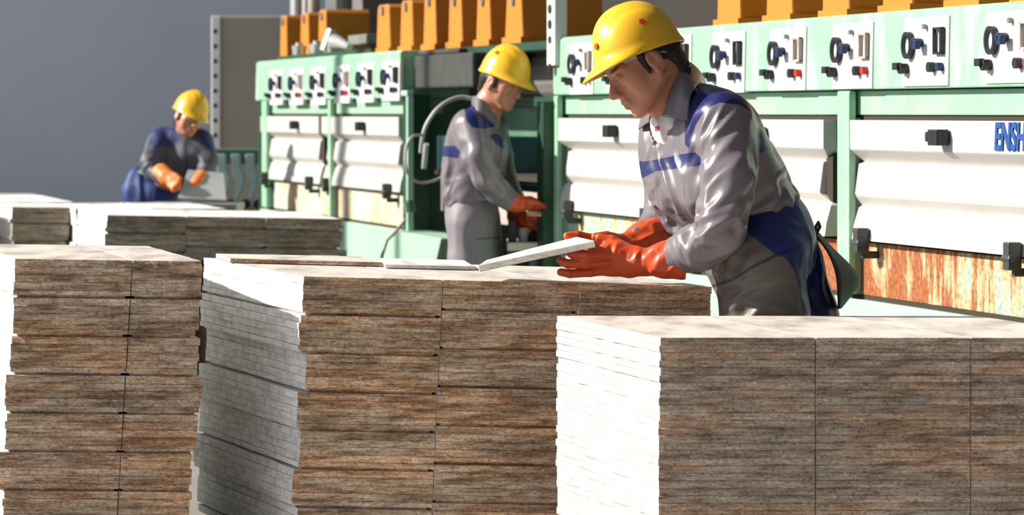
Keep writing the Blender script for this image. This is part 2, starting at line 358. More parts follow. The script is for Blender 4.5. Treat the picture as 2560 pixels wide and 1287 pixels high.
for (a, b), l in zip(gl, lb_): guard(a, b, 3 if a == 1000 else -12, 142, .34 if a < 1262 else .42, l)
gr = [(1792,1850,78),(1915,1980,68),(2055,2122,58),(2205,2280,46),(2370,2452,33),(2535,2625,20)]
lr = ['orange guard nearest the leaning worker on top of the right dryer', 'orange guard second along from the leaning worker on the right dryer', 'orange guard third along from the leaning worker on the right dryer',
      'orange guard fourth along from the leaning worker on the right dryer', 'orange guard fifth along from the leaning worker on the right dryer', 'orange guard cut off by the right edge of the picture']
for (a, b, pb), l in zip(gr, lr): guard(a, b, -230, pb, .45, l)
gs = [(700,717,40,108),(750,772,34,104),(795,816,26,104)]
ls = ['small orange guard at the far left end of the left dryer', 'small orange guard between the other two small ones on the left dryer', 'small orange guard beside the silver pipes on the left dryer']
for (a, b, pt, pb), l in zip(gs, ls): guard(a, b, pt, pb, .30, l, .3)

# drive gear between the two dryers
R = empty('drive_unit', ORG, RZ, 'dark green drive section with dusty roller and panels behind the middle worker', 'machine')
g0, g1 = XL1+.205, XR0-.02; ZG = Z_TOP+.013
MB().box(g0, g1, .10, .80, ZG-.04, ZG).box(g0, g1, .72, .80, Z_CAB, ZG-.04).box(g0, g1, .33, .80, Z_CAB-.05, Z_CAB).build('top_beam', MAT['green_dark'], R)
MB().tube([(g0, .48, lz(1100, 200, .45)+.0), (g0+(g1-g0)*.55, .48, lz(1100, 200, .45))], .15, 20).tube([(g0+(g1-g0)*.72, .5, lz(1300, 215, .45)), (g1, .5, lz(1300, 215, .45))], .12, 18).build('roller', MAT['dusty'], R, sm=False)
MB().box(XL1+.012, XL1+(XR0-XL1)*.42, .03, .30, Z_CAB+.05, Z_TOP-.02).box(XL1+.012, XL1+(XR0-XL1)*.30, .05, .2, Z_TOP-.02, Z_TOP+.008).build('roller_cover', plain('grimy_cover', (.035,.04,.037), .9, var=.6, vs=9), R, bevel=.03)
c = g0+(g1-g0)*.6
MB().tube([(c-.08, .46, lz(1180, 190, .45)), (c+.18, .46, lz(1180, 190, .45))], .135, 24).tube([(c-.12, .46, lz(1180, 190, .45)), (c-.08, .46, lz(1180, 190, .45))], .10, 20).build('drive_wheel', MAT['black'], R)
MB().box(g0, g1, .42, .5, hz(560), Z_CAB-.05).box(g0+(g1-g0)*.72, g1-.12, .37, .42, hz(490), hz(275)).build('back_panel', MAT['green_dull'], R, bevel=.006)
MB().box(g0+.04, g0+(g1-g0)*.36, .1, .42, hz(505), hz(370)).build('motor_box', plain('dark_teal_paint', (.02,.07,.09), .5), R, bevel=.01)
mbp = MB().box(g0, g1, .1, .5, hz(520), hz(503)); mbp.build('dark_ledge', MAT['dark_gap'], R)
mb = MB()
for k in range(4):
    xk = g0+.05+k*.16; mb.box(xk, xk+.05+.03*(k % 2), .12, .2, hz(660), hz(515+6*k))
mb.box(g0, g1, .2, .5, hz(690), hz(560)).build('support_posts', MAT['pinkgrey'], R, bevel=.006)
MB().tube([(lx(1066, .0), .0, lz(1066, 360, .0)), (lx(1060, 0), 0, lz(1060, 420, 0))], .015, 8).build('conduit', MAT['cable'], R)
def cable(name, pts, r, label):
    P = [Vector(W(*p)) for p in pts]
    for _ in range(3):
        Q = [P[0]]
        for a, b in zip(P, P[1:]): Q += [a*.75+b*.25, a*.25+b*.75]
        Q.append(P[-1]); P = Q
    return props(MB().tube(P, r, 8).build(name, MAT['cable'], sm=True), label, 'hose')
cable('hose', [(1185,248,16.3),(1150,240,16.3),(1100,262,16.2),(1068,305,16.2),(1056,340,16.2),(1052,380,16.3)], .011, 'grey hose arching out from behind the middle worker\'s back')
cable('hose', [(1056,338,16.1),(1030,338,16.0),(1012,370,16.0),(1014,430,16.0),(1040,458,16.1),(1080,455,16.2),(1110,440,16.3)], .007, 'thin looped hose hanging beside the right end of the left dryer')
# sloping foot of the left dryer and a leaning hook rod
a, b = lx(1020), lx(1112, -.1)
MB().prism([(a, 0), (b-.55, 0), (b, hz(738)), (a, hz(738))], 'y', -.12, .09).build('end_foot', MAT['mint_pale'], dL, bevel=.005)
props(MB().tube([W(1014, 548, 15.9), W(990, 578, 15.9), W(968, 600, 15.9), W(955, 640, 15.9), W(950, 770, 15.9)], .008, 8).build('hooked_rod', MAT['pinkgrey']), 'thin bent rod leaning on the foot of the left dryer', 'rod')
props(MB().tube([W(1022, 505, 15.9), W(1026, 530, 15.9)], .03, 12).tube([W(1024, 500, 15.9), W(1024, 508, 15.9)], .018, 10).build('handwheel_knob', MAT['green_dull']), 'dull green knob at the right end of the left dryer', 'knob')

# pipework on the left dryer
R = empty('pipework', ORG+Vector((0,0,0)), RZ, 'grey and silver pipes with valves on top of the left dryer', 'pipes')
def lp(px, py, yl): return (lx(px, yl), yl, lz(px, py, yl))
zt_ = Z_TOP+.015
for px, r, m in ((742, .05, 'silver'), (765, .03, 'silver'), (785, .045, 'pinkgrey'), (835, .06, 'silver'), (850, .09, 'grey_metal')):
    MB().tube([(lx(px, .75), .75, zt_), (lx(px, .75), .75, H+1.3)], r, 12).build('riser_pipe', MAT[m], R, sm=False)
MB().tube([lp(812, 128, .2), lp(830, 76, .25)], .035, 12).build('slanted_pipe', MAT['silver'], R)
MB().tube([lp(836, 132, .15), lp(838, 104, .15), lp(852, 108, .15), lp(874, 118, .15)], [.045,.05,.035,.02], 12).build('elbow_fitting', MAT['silver'], R)
MB().box(lx(870,.3), lx(915,.3), .3, .42, lz(900, 110, .3), lz(900, 86, .3)).build('cross_bracket', MAT['grey_metal'], R, bevel=.005)
MB().box(lx(880,.8), lx(905,.8), .8, 1.2, zt_, H+1.2).build('duct', MAT['dusty'], R, bevel=.01)
MB().box(lx(850,.35), lx(908,.35), .35, .7, zt_, lz(890, 122, .35)).build('gearbox', MAT['green_dark'], R, bevel=.02)
for px in (748, 792):
    MB().tube([(lx(px, .2), .2, zt_), (lx(px, .2), .2, zt_+.10)], [.04, .05], 12).tube([(lx(px, .2), .2, zt_+.10), (lx(px, .2), .2, zt_+.12)], .025, 10).build('valve', MAT['silver'], R)
MB().box(lx(705,.1), lx(935,.1), .08, .12, zt_+.001, zt_+.03).build('toe_rail', MAT['green_dark'], R)
MB().box(lx(708,.45), lx(800,.45), .66, .69, zt_, zt_+.16).build('lower_box', MAT['green_dull'], R)

# tall beige panel with perforated edge, far left
R = empty('side_panel', W(610, 520, 24.8), 0, 'tall beige-grey metal panel with a pale perforated edge, behind the far worker', 'panel')
x0 = (551-1280)*24.8/F; x1 = (690-1280)*24.8/F; bz = H-(510-280)*24.8/F
L = lambda x: x-R.location.x
zt = H+240*24.8/F
MB().box(L(x0), L(x1)+.25, 0, .25, -R.location.z, zt-R.location.z).build('sheet', MAT['beige'], R, bevel=.01)
MB().box(L(x0)-.068, L(x0), -.02, .27, -R.location.z, zt-R.location.z).build('edge_upright', MAT['pale_steel'], R, bevel=.005)
for k in range(9): z = zt-R.location.z-.12-k*.115; MB().box(L(x0)-.05, L(x0)-.022, -.0225, -.019, z-.016, z+.016).build('slot', MAT['dark_gap'], R)

# teal lifting forks beside the far worker
for i, px in enumerate((556, 592, 628, 661)):
    o = empty('lifting_fork', W(px, 500, 22.0), 0, ['teal zigzag fork nearest the far worker', 'teal zigzag fork second from the far worker', 'teal zigzag fork third from the far worker', 'teal zigzag fork touching the left dryer'][i], 'machine fork', 'teal forks beside the far worker')
    s = 22.0/F
    pl_ = [(-12,115),(6,115),(8,80),(16,60),(12,30),(2,0),(-6,-14),(-14,-14),(-4,14),(0,45),(-10,62)]
    MB().prism([(a*s*1.15, b*s) for a, b in pl_], 'y', -.03, .03).build('blade', MAT['teal'], o, bevel=.004)
    MB().tube([(-14*s, -.05, -10*s), (-14*s, .05, -10*s)], .035, 12).build('pivot', MAT['black'], o)
    MB().box(-20*s, 6*s, -.04, .04, -R.location.z*0-(H-220*s), -14*s).build('foot', MAT['pinkgrey'], o)
    if i < 3:
        MB().prism([(10*s, 50*s), (18*s, 46*s), (18*s, 64*s), (10*s, 70*s)], 'y', -.02, .02).build('link_bar', MAT['teal'], o)
props(MB().box(*(L_ for L_ in ((535-1280)*22.3/F, (668-1280)*22.3/F)), 22.2, 22.4, H-130*22.3/F, H-92*22.3/F).box((535-1280)*22.3/F, (545-1280)*22.3/F, 22.2, 22.4, 0, H-92*22.3/F).box((655-1280)*22.3/F, (668-1280)*22.3/F, 22.2, 22.4, 0, H-92*22.3/F).build('fork_frame', MAT['green_dull'], bevel=.01), 'dull green frame behind the teal forks', 'frame')
# ------------------------------------------------------------------ boards
ONES = ['', 'first', 'second', 'third', 'fourth', 'fifth', 'sixth', 'seventh', 'eighth', 'ninth', 'tenth', 'eleventh', 'twelfth', 'thirteenth', 'fourteenth', 'fifteenth', 'sixteenth', 'seventeenth', 'eighteenth', 'nineteenth']
TENS = {2: ('twentieth', 'twenty-'), 3: ('thirtieth', 'thirty-'), 4: ('fortieth', 'forty-')}
def ordinal(n): return ONES[n] if n < 20 else (TENS[n//10][0] if n % 10 == 0 else TENS[n//10][1]+ONES[n % 10])
def board_mesh(name, df, ds, w, L, t, mats, rebate=0.0, jit=.003, seed=0, lx0=0.0, rx0=0.0):
    r = random.Random(seed); nx, ny = 9, 12
    per = []
    for i in range(nx): per.append((w*i/nx, 0, 0))
    for i in range(ny): per.append((w, L*i/ny, 1))
    for i in range(nx): per.append((w-w*i/nx, L, 0))
    for i in range(ny): per.append((0, L-L*i/ny, 1))
    n = len(per); J = [(r.uniform(-jit, jit), r.uniform(-jit, jit)) for _ in per]
    b = min(.0009, t*.06)
    lv = [(0, rebate+b), (b, rebate)] + ([(t*.32, rebate), (t*.34, 0)] if rebate else []) + [(t*.6, 0), (t-b, 0), (t, b)]
    vs = []; ph = r.uniform(0, 6)
    for (z, ins) in lv:
        for k, (x, y, sd) in enumerate(per):
            ix = ins*(1 if x < w*.5 else -1) if (x < 1e-6 or x > w-1e-6) else 0
            iy = ins*(1 if y < L*.5 else -1) if (y < 1e-6 or y > L-1e-6) else 0
            x2 = x+ix+(lx0 if x < w*.5 else rx0)*(abs(x-w*.5)/(w*.5))+(J[k][0]*(0 if (rx0 == 0 and x > w*.5) or (lx0 == 0 and x < w*.5) else 1) if sd else 0); y2 = y+iy+(J[k][1] if not sd else 0)
            zz = z
            p = df*x2+ds*y2; vs.append((p.x, p.y, zz))
    fs = []; mi = []
    for q in range(len(lv)-1):
        for k in range(n):
            k2 = (k+1) % n; fs.append((q*n+k, q*n+k2, (q+1)*n+k2, (q+1)*n+k)); mi.append(1 if per[k][2] else 0)
    fs.append(tuple(range(n))[::-1]); mi.append(2)
    fs.append(tuple((len(lv)-1)*n+k for k in range(n))); mi.append(2)
    me = bpy.data.meshes.new(name); me.from_pydata(vs, [], fs); me.polygons.foreach_set('material_index', mi)
    for m in mats: me.materials.append(m)
    me.update(); return me
def stack(cols, df, ds, L, ztop, zbot, t, per, mats, tilt, lean, cat, group, lab, amp=.0035, bundle_amp=.012, rebate=.012, seed=1, curve=0.0):
    """cols = [(front-left corner on the top face, width, column name)]"""
    r = random.Random(seed)
    for ci, (P, w, cname) in enumerate(cols):
        VAR = []
        first, last = ci == 0, ci == len(cols)-1
        for k in range(12):
            l0 = r.uniform(-1, 1)*bundle_amp if first else 0.0; r0 = r.uniform(-1, 1)*bundle_amp if last else 0.0
            VAR.append([board_mesh('chipboard_sheet', df, ds, w-.003, L, t-.0006, mats, rebate if q == 3 else 0, seed=seed*50+ci*100+k*5+q, lx0=l0+(r.uniform(-amp, amp) if first else 0), rx0=r0+(r.uniform(-amp, amp) if last else 0)) for q in range(4)])
        up = Vector((math.sin(tilt), 0, math.cos(tilt)))
        cname = cname.replace('the pile under', 'pile under')
        n = int((P.z-zbot)/t); off = r.randint(0, 1) if ci else 0
        bx = by = 0
        for k in range(n):
            b = (k+off) // per; j = (k+off) % per
            if j == 0 or k == 0: bx = r.uniform(-1, 1)*bundle_amp; by = r.uniform(-1, 1)*bundle_amp*.25
            me = VAR[b % 12][3 if (j == per-1 and rebate) else r.randint(0, 2)]
            o = bpy.data.objects.new('chipboard_sheet', me); COL.objects.link(o)
            d = (k+1)*t
            c = P-up*d
            o.location = (c.x-lean*d, c.y+by+r.uniform(-amp, amp)*.4+(k > 0)*.002, c.z)
            o.rotation_euler = (0, tilt, 0)
            if k == 0: nm = 'topmost sheet'
            else: nm = ordinal(k+1)+' sheet from the top'
            props(o, '%s, %s of %s' % (lab, nm.replace(' sheet from the top', ' down').replace(' sheet', ''), cname), cat, group)
RAD = math.radians
def cdir(deg): return Vector((math.cos(RAD(deg)), math.sin(RAD(deg)), 0))
# middle stack
YM = 8.9; s_m = F/YM
ftop = W(765, 690, YM); zm = ftop.z
df = cdir(5.0); yaw = math.atan(.404); ds = Vector((-math.sin(yaw), math.cos(yaw), 0))
tl = .030
def along(P, d): return P+df*d+Vector((0, 0, -d*math.tan(tl)))
wm = .384
stack([(ftop, wm, 'the left pile of the middle stack'), (along(ftop, wm), wm, 'the centre pile of the middle stack'), (along(ftop, 2*wm), .362, 'the pile under the leaning worker\'s gloves')],
      df, ds, .97, zm, .03, .0215, 5, BM_BROWN, tl, .016, 'chipboard sheet', 'brown sheets of the middle stack', 'brown sheet', seed=3)
# left stack
YL = 8.9; fl = W(34, 646, YL)
dl = Vector((-math.sin(RAD(15.5)), math.cos(RAD(15.5)), 0))
dfl = cdir(3.0); tl2 = .016
stack([(fl, .332, 'the left pile of the left stack'), (fl+dfl*.332+Vector((0,0,-.332*tl2)), .203, 'the narrow right pile of the left stack')],
      dfl, dl, .95, fl.z, .01, .0215, 5, BM_BROWN, tl2, .045, 'chipboard sheet', 'brown sheets of the left stack', 'brown sheet', seed=5)
# right stack, nearest to the viewer
YR = 7.84; fr = W(1650, 843, YR); dr = Vector((-math.sin(RAD(16.2)), math.cos(RAD(16.2)), 0)); dfr = cdir(3.0)
wr = .385
cols = [(fr+dfr*wr*i+Vector((0,0,-wr*i*.004)), wr, n) for i, n in enumerate(['the left pile of the right stack', 'the second pile of the right stack', 'the third pile of the right stack, farthest right'])]
stack(cols, dfr, dr, .86, fr.z, .005, .0185, 6, BM_FINE, .004, -.004, 'chipboard sheet', 'fine sheets of the right stack', 'greyish brown sheet', amp=.0025, bundle_amp=.0035, rebate=0, seed=9)
# back row of lower stacks
YB = 15.4; fb = W(268, 537, YB); db = Vector((-math.sin(RAD(15.5)), math.cos(RAD(15.5)), 0)); dfb = cdir(2.0); wb = .382
cols = [(fb+dfb*wb*i+Vector((0,0,-wb*i*.018)), wb, n) for i, n in enumerate(['the left pile of the back row', 'the middle pile of the back row', 'the right pile of the back row'])]
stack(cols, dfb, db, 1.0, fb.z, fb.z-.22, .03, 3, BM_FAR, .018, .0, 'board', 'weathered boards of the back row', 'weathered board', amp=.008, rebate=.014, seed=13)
fb2 = W(28, 517, 16.6)
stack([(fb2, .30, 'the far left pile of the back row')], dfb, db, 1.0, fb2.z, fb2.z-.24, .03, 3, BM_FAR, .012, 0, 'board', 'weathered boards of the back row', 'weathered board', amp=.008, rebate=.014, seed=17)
fb3 = fb+db*1.06+Vector((0, 0, .0))
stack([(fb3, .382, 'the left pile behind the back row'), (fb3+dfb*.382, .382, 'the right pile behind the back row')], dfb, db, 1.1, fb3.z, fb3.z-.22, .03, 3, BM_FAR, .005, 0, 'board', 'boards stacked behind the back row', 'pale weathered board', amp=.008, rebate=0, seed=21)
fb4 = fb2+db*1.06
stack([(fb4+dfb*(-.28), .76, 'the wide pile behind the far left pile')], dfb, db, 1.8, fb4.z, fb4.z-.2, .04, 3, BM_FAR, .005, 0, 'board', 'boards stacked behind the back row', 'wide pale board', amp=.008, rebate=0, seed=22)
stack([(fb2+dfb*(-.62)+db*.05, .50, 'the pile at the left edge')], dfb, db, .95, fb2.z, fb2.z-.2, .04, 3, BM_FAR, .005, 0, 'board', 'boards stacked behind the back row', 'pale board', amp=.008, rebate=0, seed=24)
# stands under the stacks (timber bearers)
def bearer(P, df, ds, w, L, ztop, label):
    R = empty('pallet', (P.x, P.y, 0), 0, label, 'pallet')
    n = 3
    for i in range(n):
        a = w*.02+(w*.88)*i/(n-1)
        v = []
        for z in (0, ztop-.02):
            for (u_, l_) in ((a, .05), (a+w*.08, .05), (a+w*.08, L-.05), (a, L-.05)):
                q = df*u_+ds*l_; v.append((q.x, q.y, z))
        MB().add(v, [(0,3,2,1),(4,5,6,7),(0,1,5,4),(1,2,6,5),(2,3,7,6),(3,0,4,7)]).build('bearer', MAT['pallet'], R)
    v = []
    for z in (ztop-.02, ztop):
        for (u_, l_) in ((.01, .03), (w-.01, .03), (w-.01, L-.03), (.01, L-.03)):
            q = df*u_+ds*l_; v.append((q.x, q.y, z))
    MB().add(v, [(0,3,2,1),(4,5,6,7),(0,1,5,4),(1,2,6,5),(2,3,7,6),(3,0,4,7)]).build('deck', MAT['pallet'], R)
for P, w_, L_, z_, l_ in ((fb, 1.13, 1.0, fb.z-.25, 'timber stand under the back row'), (fb2, .3, 1.0, fb2.z-.25, 'timber stand under the far left pile'), (fb3, .76, 1.1, fb3.z-.23, 'timber stand behind the back row'), (fb4-dfb*.28, .76, 1.8, fb4.z-.21, 'timber stand behind the far left pile'), (fb2-dfb*.62+db*.05, .5, .95, fb2.z-.21, 'timber stand at the left edge')):
    bearer(P, dfb, db, w_, L_, z_, l_)

# loose boards lying on the middle stack
def loose(corners, t, mats, label, cat='board', name='loose_board'):
    """corners: four world points of the top face (front-left, front-right, back-right, back-left)"""
    base = sum(corners, Vector())/4-Vector((0,0,t)); nn = (corners[1]-corners[0]).cross(corners[3]-corners[0]).normalized()
    if nn.z < 0: nn = -nn
    b = MB(); v = [c-base for c in corners]+[c-base-nn*t for c in corners]
    b.add(v, [(4,5,1,0)], 0); b.add(v, [(5,6,2,1),(6,7,3,2),(7,4,0,3)], 1); b.add(v, [(0,1,2,3),(7,6,5,4)], 2)
    me = bpy.data.meshes.new(name); me.from_pydata([tuple(p) for p in v], [], [(4,5,1,0),(5,6,2,1),(6,7,3,2),(7,4,0,3),(0,1,2,3),(7,6,5,4)])
    me.polygons.foreach_set('material_index', [0,0,1,1,2,2])
    bm = bmesh.new(); bm.from_mesh(me); bmesh.ops.recalc_face_normals(bm, faces=bm.faces); bm.to_mesh(me); bm.free()
    o = link(name, me, mats); o.location = base
    bv = o.modifiers.new('bevel', 'BEVEL'); bv.width = .002; bv.segments = 2
    return props(o, label, cat)
# ------------------------------------------------------------------ smooth bodies: distance field -> one continuous surface
V3 = lambda p: np.array(p, dtype=np.float32)
class Field:
    def __init__(s, lo, hi, h):
        s.h = h; s.lo = V3(lo); s.n = np.ceil((V3(hi)-s.lo)/h).astype(int)+1
        s.f = np.full(tuple(s.n), 0.2, np.float32)
    def _sub(s, lo, hi):
        a = np.clip(np.floor((lo-s.lo)/s.h).astype(int), 0, s.n); b = np.clip(np.ceil((hi-s.lo)/s.h).astype(int)+1, 0, s.n)
        if np.any(b <= a): return None, None
        ax = [s.lo[i]+np.arange(a[i], b[i], dtype=np.float32)*s.h for i in range(3)]
        return (slice(a[0], b[0]), slice(a[1], b[1]), slice(a[2], b[2])), (ax[0][:, None, None], ax[1][None, :, None], ax[2][None, None, :])
    def _blend(s, sl, d, k, sub=False):
        c = s.f[sl]
        if sub:
            d = -d
            if k > 0: hh = np.maximum(k-np.abs(c-d), 0)/k; s.f[sl] = np.maximum(c, d)+hh*hh*k*.25
            else: s.f[sl] = np.maximum(c, d)
        elif k > 0: hh = np.maximum(k-np.abs(c-d), 0)/k; s.f[sl] = np.minimum(c, d)-hh*hh*k*.25
        else: s.f[sl] = np.minimum(c, d)
    def cone(s, a, b, ra, rb, k=.02, sub=False, sq=None):
        a = V3(a); b = V3(b); m = max(ra, rb)+k+.03
        sl, X = s._sub(np.minimum(a, b)-m, np.maximum(a, b)+m)
        if sl is None: return s
        ab = b-a; L2 = float(ab@ab)+1e-9
        t = np.clip(((X[0]-a[0])*ab[0]+(X[1]-a[1])*ab[1]+(X[2]-a[2])*ab[2])/L2, 0, 1)
        d = np.sqrt((X[0]-a[0]-t*ab[0])**2+(X[1]-a[1]-t*ab[1])**2+(X[2]-a[2]-t*ab[2])**2)-(ra+t*(rb-ra))
        s._blend(sl, d, k, sub); return s
    def chain(s, pts, rs, k=.02):
        for i in range(len(pts)-1): s.cone(pts[i], pts[i+1], rs[i], rs[i+1], k)
        return s
    def ell(s, c, r, R=None, k=.02, sub=False):
        c = V3(c); r = V3(r); m = float(max(r))+k+.03
        sl, X = s._sub(c-m, c+m)
        if sl is None: return s
        x, y, z = X[0]-c[0], X[1]-c[1], X[2]-c[2]
        if R is not None:
            R = np.array(R, np.float32)     # columns = local axes in world
            u = [x*R[0, i]+y*R[1, i]+z*R[2, i] for i in range(3)]
        else: u = [x+0*y+0*z, y+0*x+0*z, z+0*x+0*y]
        k0 = np.sqrt((u[0]/r[0])**2+(u[1]/r[1])**2+(u[2]/r[2])**2); k1 = np.sqrt((u[0]/r[0]**2)**2+(u[1]/r[1]**2)**2+(u[2]/r[2]**2)**2)+1e-6
        s._blend(sl, (k0*(k0-1)/k1).astype(np.float32), k, sub); return s
    def cut(s, fn):
        ax = [s.lo[i]+np.arange(s.n[i], dtype=np.float32)*s.h for i in range(3)]
        s.f = np.maximum(s.f, fn(ax[0][:, None, None], ax[1][None, :, None], ax[2][None, None, :]).astype(np.float32)); return s
    def surface(s):
        f = s.f; f[0] = f[-1] = .1; f[:, 0] = f[:, -1] = .1; f[:, :, 0] = f[:, :, -1] = .1
        neg = f < 0; nx, ny, nz = f.shape
        cnt = np.zeros((nx-1, ny-1, nz-1), np.uint8)
        OFF = [(i, j, k) for i in (0, 1) for j in (0, 1) for k in (0, 1)]
        for (i, j, k) in OFF: cnt += neg[i:nx-1+i, j:ny-1+j, k:nz-1+k]
        I = np.argwhere((cnt > 0) & (cnt < 8)); idx = np.full(cnt.shape, -1, np.int32); idx[I[:, 0], I[:, 1], I[:, 2]] = np.arange(len(I))
        val = {o: f[I[:, 0]+o[0], I[:, 1]+o[1], I[:, 2]+o[2]] for o in OFF}
        acc = np.zeros((len(I), 3)); num = np.zeros(len(I))
        for a in OFF:
            for ax in range(3):
                if a[ax] == 0:
                    b = list(a); b[ax] = 1; b = tuple(b); va, vb = val[a], val[b]; m = (va < 0) != (vb < 0)
                    t = np.where(m, va/np.where(m, va-vb, 1), 0); p = np.array(a, float)[None, :].repeat(len(I), 0); p[:, ax] = t
                    acc[m] += p[m]; num[m] += 1
        v = s.lo+(I+acc/num[:, None])*s.h
        F_ = []
        for ax in range(3):
            sl0 = [slice(1, -1)]*3; sl0[ax] = slice(0, f.shape[ax]-1); sl1 = list(sl0); sl1[ax] = slice(1, f.shape[ax])
            n0 = neg[tuple(sl0)]; n1 = neg[tuple(sl1)]; E = np.argwhere(n0 != n1)
            if not len(E): continue
            o = np.array([1, 1, 1]); o[ax] = 0; E = E+o
            u, w_ = [(1, 2), (2, 0), (0, 1)][ax]
            def g(du, dw):
                q = E.copy(); q[:, u] -= du; q[:, w_] -= dw; return idx[q[:, 0], q[:, 1], q[:, 2]]
            q = np.stack([g(1, 1), g(0, 1), g(0, 0), g(1, 0)], 1)
            fl = neg[E[:, 0], E[:, 1], E[:, 2]]; q[~fl] = q[~fl][:, ::-1]; F_.append(q)
        return v.astype(np.float32), np.concatenate(F_)
def np_mesh(name, v, q):
    me = bpy.data.meshes.new(name); me.vertices.add(len(v)); me.vertices.foreach_set('co', v.astype(np.float32).ravel())
    me.loops.add(len(q)*4); me.loops.foreach_set('vertex_index', q.astype(np.int32).ravel())
    me.polygons.add(len(q)); me.polygons.foreach_set('loop_start', np.arange(0, len(q)*4, 4, dtype=np.int32)); me.polygons.foreach_set('use_smooth', [True]*len(q))
    me.update(calc_edges=True); me.validate(); return me
def normals(me):
    n = np.empty(len(me.vertices)*3, np.float32); me.vertex_normals.foreach_get('vector', n); return n.reshape(-1, 3)
_T = RNG.rand(64, 64, 64).astype(np.float32)
def vnoise(p):
    i = np.floor(p).astype(int); f = p-i; f = f*f*(3-2*f); i &= 63; j = (i+1) & 63
    def T(a, b, c): return _T[a, b, c]
    x0, y0, z0 = i.T; x1, y1, z1 = j.T; fx, fy, fz = f.T
    c0 = (T(x0,y0,z0)*(1-fx)+T(x1,y0,z0)*fx)*(1-fy)+(T(x0,y1,z0)*(1-fx)+T(x1,y1,z0)*fx)*fy
    c1 = (T(x0,y0,z1)*(1-fx)+T(x1,y0,z1)*fx)*(1-fy)+(T(x0,y1,z1)*(1-fx)+T(x1,y1,z1)*fx)*fy
    return c0*(1-fz)+c1*fz
def folds(v, fields):
    """fields: (centre, radius, direction the crease runs, wavelength m, amplitude m, seed)"""
    d = np.zeros(len(v))
    for (c, r, dr, wl, amp, sd) in fields:
        dr = V3(dr); dr = dr/np.linalg.norm(dr)
        q = v-V3(c); al = q@dr; rest = q-al[:, None]*dr
        p = (rest/wl+dr*(al/(wl*4.5))[:, None])+sd*7.3
        warp = vnoise(p*.5+5)*.8
        n = vnoise(p+warp[:, None]); n = np.clip(1.03-np.sqrt((2*n-1)**2+.03), 0, 1); n = n**1.6
        m = vnoise(p*.33+9)
        d += (n-.45)*amp*np.exp(-(np.linalg.norm(q, axis=1)/r)**2)*(.5+m)
    return d
def pix(v):
    return np.stack([1280+F*v[:, 0]/v[:, 1], 280-F*(v[:, 2]-H)/v[:, 1]], 1)
def poly_sd(P, poly):
    """signed distance in pixels, positive inside"""
    poly = np.array(poly, float); n = len(poly); d = np.full(len(P), 1e9); ins = np.zeros(len(P), bool)
    for i in range(n):
        a, b = poly[i], poly[(i+1) % n]; ab = b-a; t = np.clip(((P-a)@ab)/(ab@ab+1e-9), 0, 1)
        d = np.minimum(d, np.hypot(*(P-a-t[:, None]*ab).T))
        c = ((a[1] > P[:, 1]) != (b[1] > P[:, 1])) & (P[:, 0] < (b[0]-a[0])*(P[:, 1]-a[1])/(b[1]-a[1]+1e-12)+a[0]); ins ^= c
    return np.where(ins, d, -d)
def line_d(P, pts):
    d = np.full(len(P), 1e9); pts = np.array(pts, float)
    for a, b in zip(pts[:-1], pts[1:]):
        ab = b-a; t = np.clip(((P-a)@ab)/(ab@ab+1e-9), 0, 1); d = np.minimum(d, np.hypot(*(P-a-t[:, None]*ab).T))
    return d
def attr(me, name, a):
    at = me.attributes.new(name, 'FLOAT', 'POINT'); at.data.foreach_set('value', np.asarray(a, np.float32))
def cloth(name, base, second=None, seam=True, rough=.55, third=None, sheen=.0):
    m, nt, bs = _new(name)
    f = noise(nt, coords(nt), 9, 5); col = mix(nt, f, tuple(x*.82 for x in base), tuple(x*1.18 for x in base))
    def mask(nm, lo=-.6, hi=.6):
        a = N(nt, 'ShaderNodeAttribute', attribute_name=nm); r = N(nt, 'ShaderNodeMapRange'); r.inputs[1].default_value = lo; r.inputs[2].default_value = hi
        nt.links.new(a.outputs['Fac'], r.inputs[0]); return r.outputs[0]
    if second: col = mix(nt, mask('patch'), col, mix(nt, f, tuple(x*.8 for x in second), tuple(x*1.2 for x in second)))
    if third: col = mix(nt, mask('patch2'), col, third)
    if seam: col = mix(nt, mask('seam', -.5, .7), col, mix(nt, 1.0, col, (.32,.32,.34), 'MULTIPLY'))
    nt.links.new(col, bs.inputs['Base Color']); bs.inputs['Roughness'].default_value = rough
    bs.inputs['Sheen Weight'].default_value = sheen
    fine = noise(nt, coords(nt), 900, 2); bump(nt, bs, fine, .12, .001); return m
def garment(name, root, fld, mats, foldf, patch=None, seams=None, patch2=None, thick=None):
    v, q = fld.surface(); me = np_mesh(name, v, q)
    if foldf:
        n = normals(me); v = v+n*folds(v, foldf)[:, None]; me.vertices.foreach_set('co', v.astype(np.float32).ravel()); me.update()
    P = pix(v)
    attr(me, 'patch', patch(P, v) if patch else np.full(len(v), -9.0))
    attr(me, 'patch2', patch2(P, v) if patch2 else np.full(len(v), -9.0))
    if seams is not None:
        d = np.full(len(v), 9.0)
        for s_ in seams:
            w_ = s_[0]; d = np.minimum(d, line_d(P, s_[1])-w_)
        attr(me, 'seam', -d)
    else: attr(me, 'seam', np.full(len(v), -9.0))
    o = link(name, me, mats, root, world=True)
    if foldf:
        sm_ = o.modifiers.new('relax', 'SMOOTH'); sm_.factor = .5; sm_.iterations = 3
    return o
GREY = (.148, .132, .152); BLUE = (.008, .013, .095)
M_JACKET = cloth('work_jacket_cloth', GREY, BLUE, rough=.34)
M_TROUSER = cloth('work_trouser_cloth', (.118,.111,.096), (.008,.018,.125), rough=.45)
M_GLOVE = cloth('orange_rubber', (.55,.068,.014), None, seam=True, rough=.38)
M_SHIRT = plain('white_shirt', (.75,.73,.72), .7)
M_HAIR = plain('black_hair', (.012,.009,.008), .5, vs=60, var=.5)
M_FLAP_TIE = plain('shaded_flap_and_tie_cloth', (.035,.032,.028), .8)  # dark tone holds the shade on the coat flap; the tie shares it
